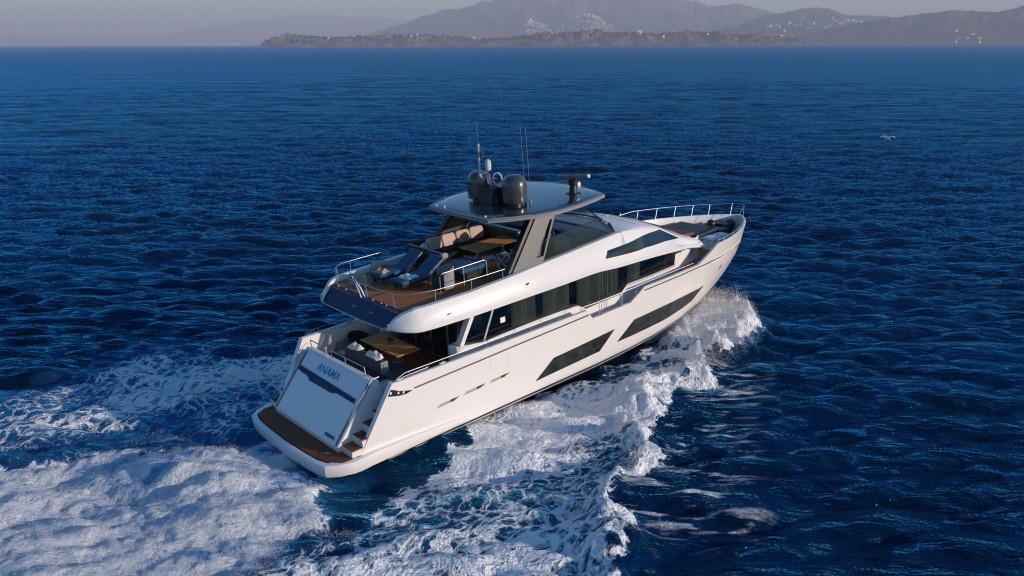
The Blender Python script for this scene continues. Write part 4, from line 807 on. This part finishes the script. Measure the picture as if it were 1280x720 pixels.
# domes, mast, aerials, radar
def dome(x, y, r, h):
    o = part(MB().lathe([(.02, .12), (r * .96, .12), (r, .22), (r, h - r * .85), (r * .93, h - r * .48), (r * .74, h - r * .2), (r * .45, h - r * .05), (.02, h)], (x, y, 6.55), 36), 'satellite_dome', 'dgrey', smooth=60)
    part(MB().lathe([(.02, 0), (r * .62, 0), (r * .62, .13), (.02, .13)], (x, y, 6.54), 20), 'dome_foot', 'black', o)
dome(9.80, -.95, .46, 1.12); dome(9.55, .72, .47, 1.12)
b = MB(); b.prism([(9.2, 6.55), (9.25, 7.15), (9.6, 7.2), (10.2, 6.85), (10.3, 6.55)], -.38, .42); b.box(9.3, 9.9, -.5, .55, 6.55, 6.9); part(b, 'mast_foot', 'black', bevel=.04)
mast = part(MB().tube([(9.35, .42, 7.1), (9.35, .42, 8.62)], [.05, .035]).tube([(9.35, .42, 8.62), (9.35, .42, 8.72)], .055).tube([(9.30, .6, 6.9), (9.33, .46, 7.6)], .03).tube([(9.45, .25, 6.9), (9.37, .40, 7.6)], .03).tube([(9.5, .62, 6.9), (9.37, .45, 7.5)], .025), 'mast', 'steel')
part(MB().lathe([(.02, 0), (.07, 0), (.07, .18), (.02, .22)], (9.38, .27, 8.25), 10), 'mast_light', 'dgrey', mast)
part(MB().lathe([(.03, 0), (.10, .04), (.115, .2), (.10, .38), (.03, .44)], (9.52, .12, 7.72), 14).tube([(9.37, .40, 7.60), (9.52, .12, 7.74)], .022), 'gps_pod', 'white', mast)
b = MB(); b.tube([(9.75 + .09 * math.cos(t), -.10 - .14 * math.cos(t), 7.42 + .22 * math.sin(t)) for t in np.linspace(0, 6.28, 21)[:-1]], .028, 8, True); b.tube([(9.78, -.22, 7.24), (9.85, -.3, 7.0), (9.85, -.3, 6.8)], .04); part(b, 'searchlight', 'white', mast)
part(MB().tube([(9.62, .05, 7.45), (9.74, -.1, 7.43)], [.05, .03]), 'camera_pod', 'steel', mast)
part(MB().tube([(9.36, .42, 8.7), (9.33, .43, 9.55)], [.006, .003], 6), 'whip_aerial', 'lgfab')
for x, y in ((10.2, -1.10), (10.28, -1.28)): part(MB().tube([(x, y, 6.54), (x, y, 6.9), (x - .08, y + .03, 9.35)], [.014, .008, .004], 6).lathe([(.02, 0), (.05, 0), (.04, .12), (.02, .2)], (x, y, 6.53), 8), 'whip_aerial', 'lgfab')
rad = part(MB().lathe([(.02, 0), (.30, 0), (.30, .04), (.16, .06), (.13, .34), (.19, .38), (.19, .56), (.02, .60)], (12.45, -1.35, 6.52), 18), 'radar', 'black', smooth=40)
part(MB().obox((12.45, -1.35, 7.19), (.14, 1.10, .15), .838), 'scanner_bar', 'dgrey', rad, bevel=.04)
part(MB().ball((12.88, -1.74, 7.19), .085), 'bar_end_cap', 'lamp', rad); part(MB().ball((12.60, -1.50, 6.88), .10, (1, .6, 1.2)).tube([(12.45, -1.35, 6.85), (12.6, -1.5, 6.86)], .04), 'floodlight', 'lamp', rad)

# foredeck: lounge, sunpad, lockers, windlass, bow rail
lounge = part(MB().prism([(19.9, 2.29), (20.1, 3.02), (20.75, 2.96), (20.85, 2.72), (23.2, 2.60), (23.3, 2.29)], -.75, 1.75), 'foredeck_lounge', 'cream', bevel=.03)
part(MB().box(21.55, 23.2, -.62, 1.62, 2.68, 2.82), 'sunpad_cushion', 'gfab', lounge, bevel=.05, seg=3)
part(MB().prism([(20.15, 3.03), (21.40, 2.97), (21.52, 2.82), (20.3, 2.84)], -.45, 1.62), 'lounge_backrest', 'red', lounge, bevel=.02)
for x0, x1, y0, y1, z1 in ((21.15, 21.75, -1.75, -1.15, 2.90), (22.3, 23.0, -1.35, -.80, 2.72)):
    lk = part(MB().box(x0, x1, y0, y1, 2.29, z1), 'foredeck_locker', 'white', bevel=.05, seg=3)
    part(MB().box(x0 - .02, x1 + .02, y0 - .02, y1 + .02, z1 - .10, z1 - .085), 'locker_lid_seam', 'dgrey', lk)
part(MB().box(21.8, 22.2, -1.7, -1.2, 2.29, 2.72), 'foredeck_locker', 'dgrey', bevel=.04)
b = MB()
for y in (-.32, .32): b.lathe([(.02, 0), (.2, 0), (.2, .12), (.1, .16), (.1, .26), (.17, .3), (.17, .36), (.02, .38)], (24.0, y, 2.29), 16); b.tube([(24.05, y, 2.45), (24.6, y * .8, 2.42), (25.3, y * .4, 2.62)], .045)
b.obox((23.5, -.1, 2.50), (.6, 1.3, .42), 0); b.obox((24.45, .1, 2.52), (.7, .9, .44), .1); b.ball((24.9, -.15, 2.6), .26); b.ball((23.95, .35, 2.72), .22); b.obox((24.9, 0, 2.38), (.7, .34, .12), 0, -.2); part(b, 'anchor_windlass', 'black', bevel=.015)
b = MB()
for x, y in ((23.5, .9), (23.7, -.75), (24.6, .5), (24.5, -.55)): b.box(x - .16, x + .16, y - .05, y + .05, 2.29, 2.42); b.tube([(x - .14, y, 2.42), (x + .14, y, 2.42)], .035)
part(b, 'bow_bollard', 'dgrey', bevel=.01)
def bowy(x): return max(yhull(x, Stop(x)) - .10, .0)
def br(s, x): return (x + .22, s * max(bowy(min(x, 25.3)) + .06, .0), Stop(x) + .50)
px_ = [17.6, 18.6, 19.6, 20.6, 21.6, 22.6, 23.5, 24.2, 24.75]
b = MB(); path = [(18.2, 2.72, 2.66)] + [br(1, x) for x in px_[2:]] + [(25.75, .35, 3.42), (25.95, 0, 3.40), (25.75, -.35, 3.42), (25.3, -.62, 3.34), (25.15, -.70, 2.92)]
b.tube(path, .013)
for x in (19.8, 20.9, 22.0, 23.0, 23.9, 24.7): b.tube([(x, bowy(x), Stop(x) - .01), br(1, x)], .013, 6)
b.tube([(25.45, .25, 2.9), (25.75, .35, 3.42)], .013, 6); b.tube([(25.45, -.25, 2.9), (25.75, -.35, 3.42)], .013, 6); b.tube([(25.7, .3, 3.2), (25.85, 0, 3.2), (25.7, -.3, 3.2)], .016, 6)
part(b, 'bow_rail', 'steel')
b = MB(); xs_ = np.linspace(20.0, 24.4, 12); b.tube([(x, -bowy(x), Stop(x) + .13) for x in xs_], .02)
for x in (20.6, 21.8, 23.0, 24.2): b.tube([(x, -bowy(x), Stop(x) - .01), (x, -bowy(x), Stop(x) + .13)], .018, 6)
part(b, 'bow_rail', 'steel')

# ------------------------------------------------------------------ loose things aboard
def table(name, label, loc, L_, W_, h, rz=0, dark=False):
    t = thing(name, label, 'table', loc, rz)
    part(MB().box(-L_ / 2, L_ / 2, -W_ / 2, W_ / 2, h - .045, h), 'tabletop', 'tteak', t, bevel=.01)
    for x in (-L_ * .3, L_ * .3): part(MB().tube([(x, 0, 0), (x, 0, h - .04)], .05).lathe([(.02, 0), (.22, 0), (.2, .03), (.02, .035)], (x, 0, 0), 16), 'pedestal', 'steel', t)
    return t
table('dining_table', 'teak dining table in the sunlit aft cockpit with a potted plant on it', (4.80, .52, 1.45), .98, 2.36, .75)
table('dining_table', 'long teak table on the flybridge beside the pink cushions', (9.08, -.25, 4.37), 2.12, 1.02, .76)
t = thing('potted_plant', 'small leafy pot plant standing on the cockpit table', 'plant', (4.82, .45, 2.2))
part(MB().lathe([(.02, 0), (.07, 0), (.095, .14), (.08, .14), (.02, .12)], n=14), 'pot', 'dgrey', t)
b = MB()
for i in range(60):
    a_, l_, e_ = random.uniform(0, 6.28), random.uniform(.12, .3), random.uniform(.3, 1.4); d = Vector((math.cos(a_) * math.cos(e_), math.sin(a_) * math.cos(e_), math.sin(e_))); p = Vector((0, 0, .13)); sd_ = d.cross(Vector((0, 0, 1))).normalized() * .022
    b.add([p, p + d * l_ * .5 + sd_, p + d * l_, p + d * l_ * .5 - sd_], [(0, 1, 2, 3)])
part(b, 'leaves', 'leaf', t, fix=False)
def folding_chair(name, label, cat, loc, rz, m, frame, back=True, group=None, sc=1.0):
    t = thing(name, label, cat, loc, rz, group)
    part(MB().add([(-.22 * sc, -.22 * sc, .45), (.22 * sc, -.22 * sc, .45), (.22 * sc, .22 * sc, .45), (-.22 * sc, .22 * sc, .45), (0, -.22 * sc, .425), (0, .22 * sc, .425)], [(0, 4, 5, 3), (4, 1, 2, 5)]), 'seat', m, t, fix=False)
    for s in (-1, 1):
        part(MB().tube([(-.24 * sc, s * .23 * sc, 0), (.22 * sc, s * .23 * sc, .46)], .021, 6), 'leg', frame, t); part(MB().tube([(.24 * sc, s * .21 * sc, 0), (-.22 * sc, s * .21 * sc, .46)], .021, 6), 'leg', frame, t)
    if back:
        for s in (-1, 1): part(MB().tube([(-.22 * sc, s * .23 * sc, .44), (-.27 * sc, s * .23 * sc, .90)], .016, 6), 'back_post', frame, t)
        part(MB().obox((-.262 * sc, 0, .80), (.012, .44 * sc, .17), 0, -.1), 'backrest', m, t)
    return t
white_f = mat('white_painted_wood', (.84, .82, .79), .5); M['wf'] = white_f; M['df'] = mat('dark_wood', (.035, .025, .018), .5)
folding_chair('director_chair', 'dark folding director chair beside the cockpit table', 'chair', (5.75, -.15, 1.45), math.pi, 'dfab', 'df')
folding_chair('director_chair', 'dark folding director chair at the port end of the cockpit table', 'chair', (5.70, 1.25, 1.45), math.pi - .2, 'dfab', 'df')
for i, (x, y, r, lab) in enumerate(((8.55, -.88, 1.3, 'white folding stool at the aft end of the flybridge table'), (9.20, -.95, 1.7, 'white folding stool under the middle of the flybridge table'), (9.90, -.93, 1.45, 'white folding stool at the forward end of the flybridge table'))):
    folding_chair('folding_stool', lab, 'stool', (x, y, 4.37), r, 'towel', 'wf', False, 'white folding stools along the flybridge table', 1.0)
folding_chair('folding_stool', 'brown wooden folding stool under the aft corner of the flybridge table', 'stool', (7.95, -.30, 4.37), .4, 'beige', 'wf', False)
for i, (x, ry, rz, lab) in enumerate(((7.95, -.0, .10, 'pale pink cushion at the aft end of the flybridge settee'), (8.62, 0, .02, 'second pale pink cushion from the aft end of the settee'), (9.32, 0, -.03, 'third pale pink cushion from the aft end of the settee'), (10.02, 0, -.12, 'pale pink cushion at the forward end of the settee'))):
    t = thing('cushion', lab, 'cushion', (x, 1.72, 5.02), rz, 'pink cushions along the flybridge settee'); part(MB().cushion((0, 0, 0), (.64, .22, .50), rx=-.28, puff=.30), 'cover', 'pink', t, smooth=60)
t = thing('cushion', 'small white cushion leaning at the aft corner of the settee', 'cushion', (7.42, 1.62, 4.96), .6); part(MB().cushion((0, 0, 0), (.42, .16, .38), rx=-.25), 'cover', 'towel', t, smooth=60)
def lounger(lab, y, x0):
    t = thing('sun_lounger', lab, 'sun lounger', (x0, y, 4.37), 0, 'blue sun loungers on the flybridge')
    part(MB().box(0, 1.25, -.33, .33, .18, .24).box(.1, .16, -.3, -.24, 0, .18).box(.1, .16, .24, .3, 0, .18).box(1.15, 1.21, -.3, -.24, 0, .18).box(1.15, 1.21, .24, .3, 0, .18), 'frame', 'dfab', t)
    part(MB().cushion((.58, 0, .31), (1.25, .72, .14), puff=.18), 'seat_mattress', 'bfab', t, smooth=50)
    part(MB().cushion((1.46, 0, .54), (.92, .72, .13), ry=-.56, puff=.16), 'backrest', 'bfab', t, smooth=50)
    E_ = Euler((0, -.56, 0)).to_matrix(); pts = [Vector((1.46, 0, .54)) + E_ @ Vector(q) for q in ((-.44, -.355, .04), (.455, -.355, .04), (.455, .355, .04), (-.44, .355, .04))]
    part(MB().tube(pts, .012, 6), 'piping', 'pink', t)
lounger('blue sun lounger with raised back nearest the stairwell rail', -.22, 4.85); lounger('blue sun lounger with raised back nearest the port rail', .98, 4.80)
def heap(name, lab, cat, loc, size, m, rz=0, seed=1):
    t = thing(name, lab, cat, loc, rz); g_ = np.random.default_rng(seed); b = MB(); n1, n2 = 26, 18; rows = []
    ph = g_.uniform(0, 6, 8)
    for i in range(n1):
        row = []
        for j in range(n2):
            u, v = i / (n1 - 1) * 2 - 1, j / (n2 - 1) * 2 - 1; r_ = max(abs(u), abs(v))
            hgt = (1 - r_ ** 4) * (.62 + .22 * math.sin(4 * u + ph[0] + 2 * v) + .18 * math.sin(6 * v - 3 * u + ph[1]) + .1 * math.sin(11 * u + ph[2]))
            w = 1 + .12 * math.sin(3 * math.atan2(v, u) + ph[3]); row.append((u * size[0] / 2 * w, v * size[1] / 2 * w, max(hgt, 0) * size[2]))
        rows.append(row)
    part(b.loft(rows), 'cloth', m, t, smooth=70); return t
heap('towel', 'white towel crumpled on the port end of the cockpit sofa back', 'towel', (3.58, .78, 2.36), (.34, .58, .20), 'towel', .1, 1)
heap('towel', 'white towel bundled on the starboard end of the cockpit sofa back', 'towel', (3.62, -.38, 2.36), (.36, .72, .22), 'towel', -.1, 2)
heap('towel', 'white towel spread on the foot of the lounger by the stairwell', 'towel', (5.30, -.25, 4.75), (.42, .62, .12), 'towel', .3, 3)
heap('blanket', 'beige blanket heaped on deck near the port rail', 'blanket', (4.55, 1.55, 4.37), (.55, .8, .35), 'beige', .5, 4)
heap('blanket', 'folded beige blanket on the foot of the lounger by the port rail', 'blanket', (5.05, 1.02, 4.75), (.40, .55, .14), 'beige', .2, 5)
heap('towel', 'pale towel hung over the coaming by the port rail', 'towel', (5.9, 2.42, 4.53), (.7, .36, .20), 'pink', 0, 6)
def tub(name, lab, loc, rz, r, shell):
    t = thing(name, lab, 'chair', loc, rz)
    part(MB().lathe([(.02, 0), (r * .8, 0), (r, .15), (r, .36), (r * .9, .42), (.02, .44)], n=28), 'seat', 'dfab', t)
    rows = []
    for a_ in np.linspace(-1.7, 1.7, 20):
        c_, s_ = math.cos(a_), math.sin(a_); tp_ = .80 - .18 * (abs(a_) / 1.7) ** 2; rows.append([(r * 1.0 * c_, r * s_, .1), (r * 1.08 * c_, r * 1.08 * s_, tp_), (r * 1.14 * c_, r * 1.14 * s_, tp_ + .01), (r * 1.2 * c_, r * 1.2 * s_, tp_ - .03), (r * 1.14 * c_, r * 1.14 * s_, .1)])
    part(MB().loft(rows, True, True), 'back_shell', shell, t, smooth=50)
tub('tub_chair', 'round dark tub chair with a pale rim beside the stairwell rail', (5.98, -1.32, 4.37), -.35, .36, 'lgfab')
tub('tub_chair', 'round dark wicker chair at the port side of the cockpit', (4.55, 2.12, 1.45), 1.9, .38, 'dfab')
t = thing('flag', 'blue and white striped flag drooping from the flybridge aft rail', 'flag', (3.79, .13, 4.40))
part(MB().tube([(0, 0, 0), (-.12, .16, .40), (-.28, .38, .82)], .018), 'flagstaff', 'df', t)
def flag_mat():
    m = mat('flag_cloth', (.02, .09, .42), .8); n = m.node_tree; tc = n.nodes.new('ShaderNodeTexCoord'); sp_ = n.nodes.new('ShaderNodeSeparateXYZ'); n.links.new(tc.outputs['UV'], sp_.inputs[0])
    def mt(op, a, c=None):
        x = n.nodes.new('ShaderNodeMath'); x.operation = op
        for i, q in enumerate((a, c)):
            if q is None: continue
            if isinstance(q, (int, float)): x.inputs[i].default_value = q
            else: n.links.new(q, x.inputs[i])
        return x.outputs[0]
    u, v = sp_.outputs[0], sp_.outputs[1]
    stripe = mt('GREATER_THAN', mt('MODULO', mt('MULTIPLY', v, 9), 2), 1)
    inC = mt('MULTIPLY', mt('LESS_THAN', u, .37), mt('GREATER_THAN', v, .4444)); cu_ = mt('LESS_THAN', mt('ABSOLUTE', mt('SUBTRACT', u, .185)), .037); cv_ = mt('LESS_THAN', mt('ABSOLUTE', mt('SUBTRACT', v, .7222)), .0556)
    cross = mt('MAXIMUM', cu_, cv_); f_ = mt('ADD', mt('MULTIPLY', inC, cross), mt('MULTIPLY', mt('SUBTRACT', 1, inC), stripe))
    mx = n.nodes.new('ShaderNodeMix'); mx.data_type = 'RGBA'; n.links.new(f_, mx.inputs['Factor']); mx.inputs['A'].default_value = (.015, .06, .33, 1); mx.inputs['B'].default_value = (.75, .75, .77, 1); n.links.new(mx.outputs['Result'], n.nodes['Principled BSDF'].inputs['Base Color']); return m
nu, nv = 26, 14; fv, fuv = [], []
for i in range(nu):
    for j in range(nv):
        u, v = i / (nu - 1), j / (nv - 1); droop = .70 * u; fold = .06 * math.sin(v * 9 + u * 3) * (.3 + u)
        base_ = Vector((-.12 - .15 * v, .16 + .21 * v, .42 + .38 * v)); fv.append(base_ + Vector((.05 * u + fold * .6, -.34 * u + fold * .7 - .10 * v * u, -.62 * u * (.55 + .55 * v) - .10 * u * u))); fuv.append((u, v))
fm = bpy.data.meshes.new('cloth'); fm.from_pydata([tuple(p) for p in fv], [], [(i * nv + j, (i + 1) * nv + j, (i + 1) * nv + j + 1, i * nv + j + 1) for i in range(nu - 1) for j in range(nv - 1)])
uvl = fm.uv_layers.new(name='UVMap')
for lp_ in fm.loops: uvl.data[lp_.index].uv = fuv[lp_.vertex_index]
fm.shade_smooth(); fm.materials.append(flag_mat()); fo = bpy.data.objects.new('cloth', fm); COL.objects.link(fo); fo.parent = t
# the gull far off on the right
t = thing('seagull', 'white gull skimming the open sea to the right of the yacht', 'bird', (101.2, 26.5, .55), 0.9, aboard=False)
b = MB(); 
rings = []
for q, r_, z in ((-.42, .02, .04), (-.34, .06, .03), (-.2, .12, 0), (0, .155, -.01), (.18, .13, .02), (.28, .085, .07), (.36, .085, .11), (.43, .06, .115), (.47, .03, .10), (.56, .008, .085)): rings.append([(q, r_ * math.cos(a_), z + r_ * .9 * math.sin(a_)) for a_ in np.linspace(0, 6.28, 11)[:-1]])
b.loft(rings, True, True)
for s in (-1, 1):
    b.loft([[(.16 - .06 * k_, s * y, z + .0), (.02 - .05 * k_, s * y, z + .03), (-.16 + w_, s * y, z)] for k_, y, z, w_ in ((0, .10, .05, 0), (.0, .26, .16, .02), (1.2, .44, .15, .06), (2.6, .60, .06, .03))])
gb = b.build('body', mat('gull_white', (.82, .82, .82), .8, var=.05), t, smooth=60); 
t.scale = (1.75, 1.75, 1.75)
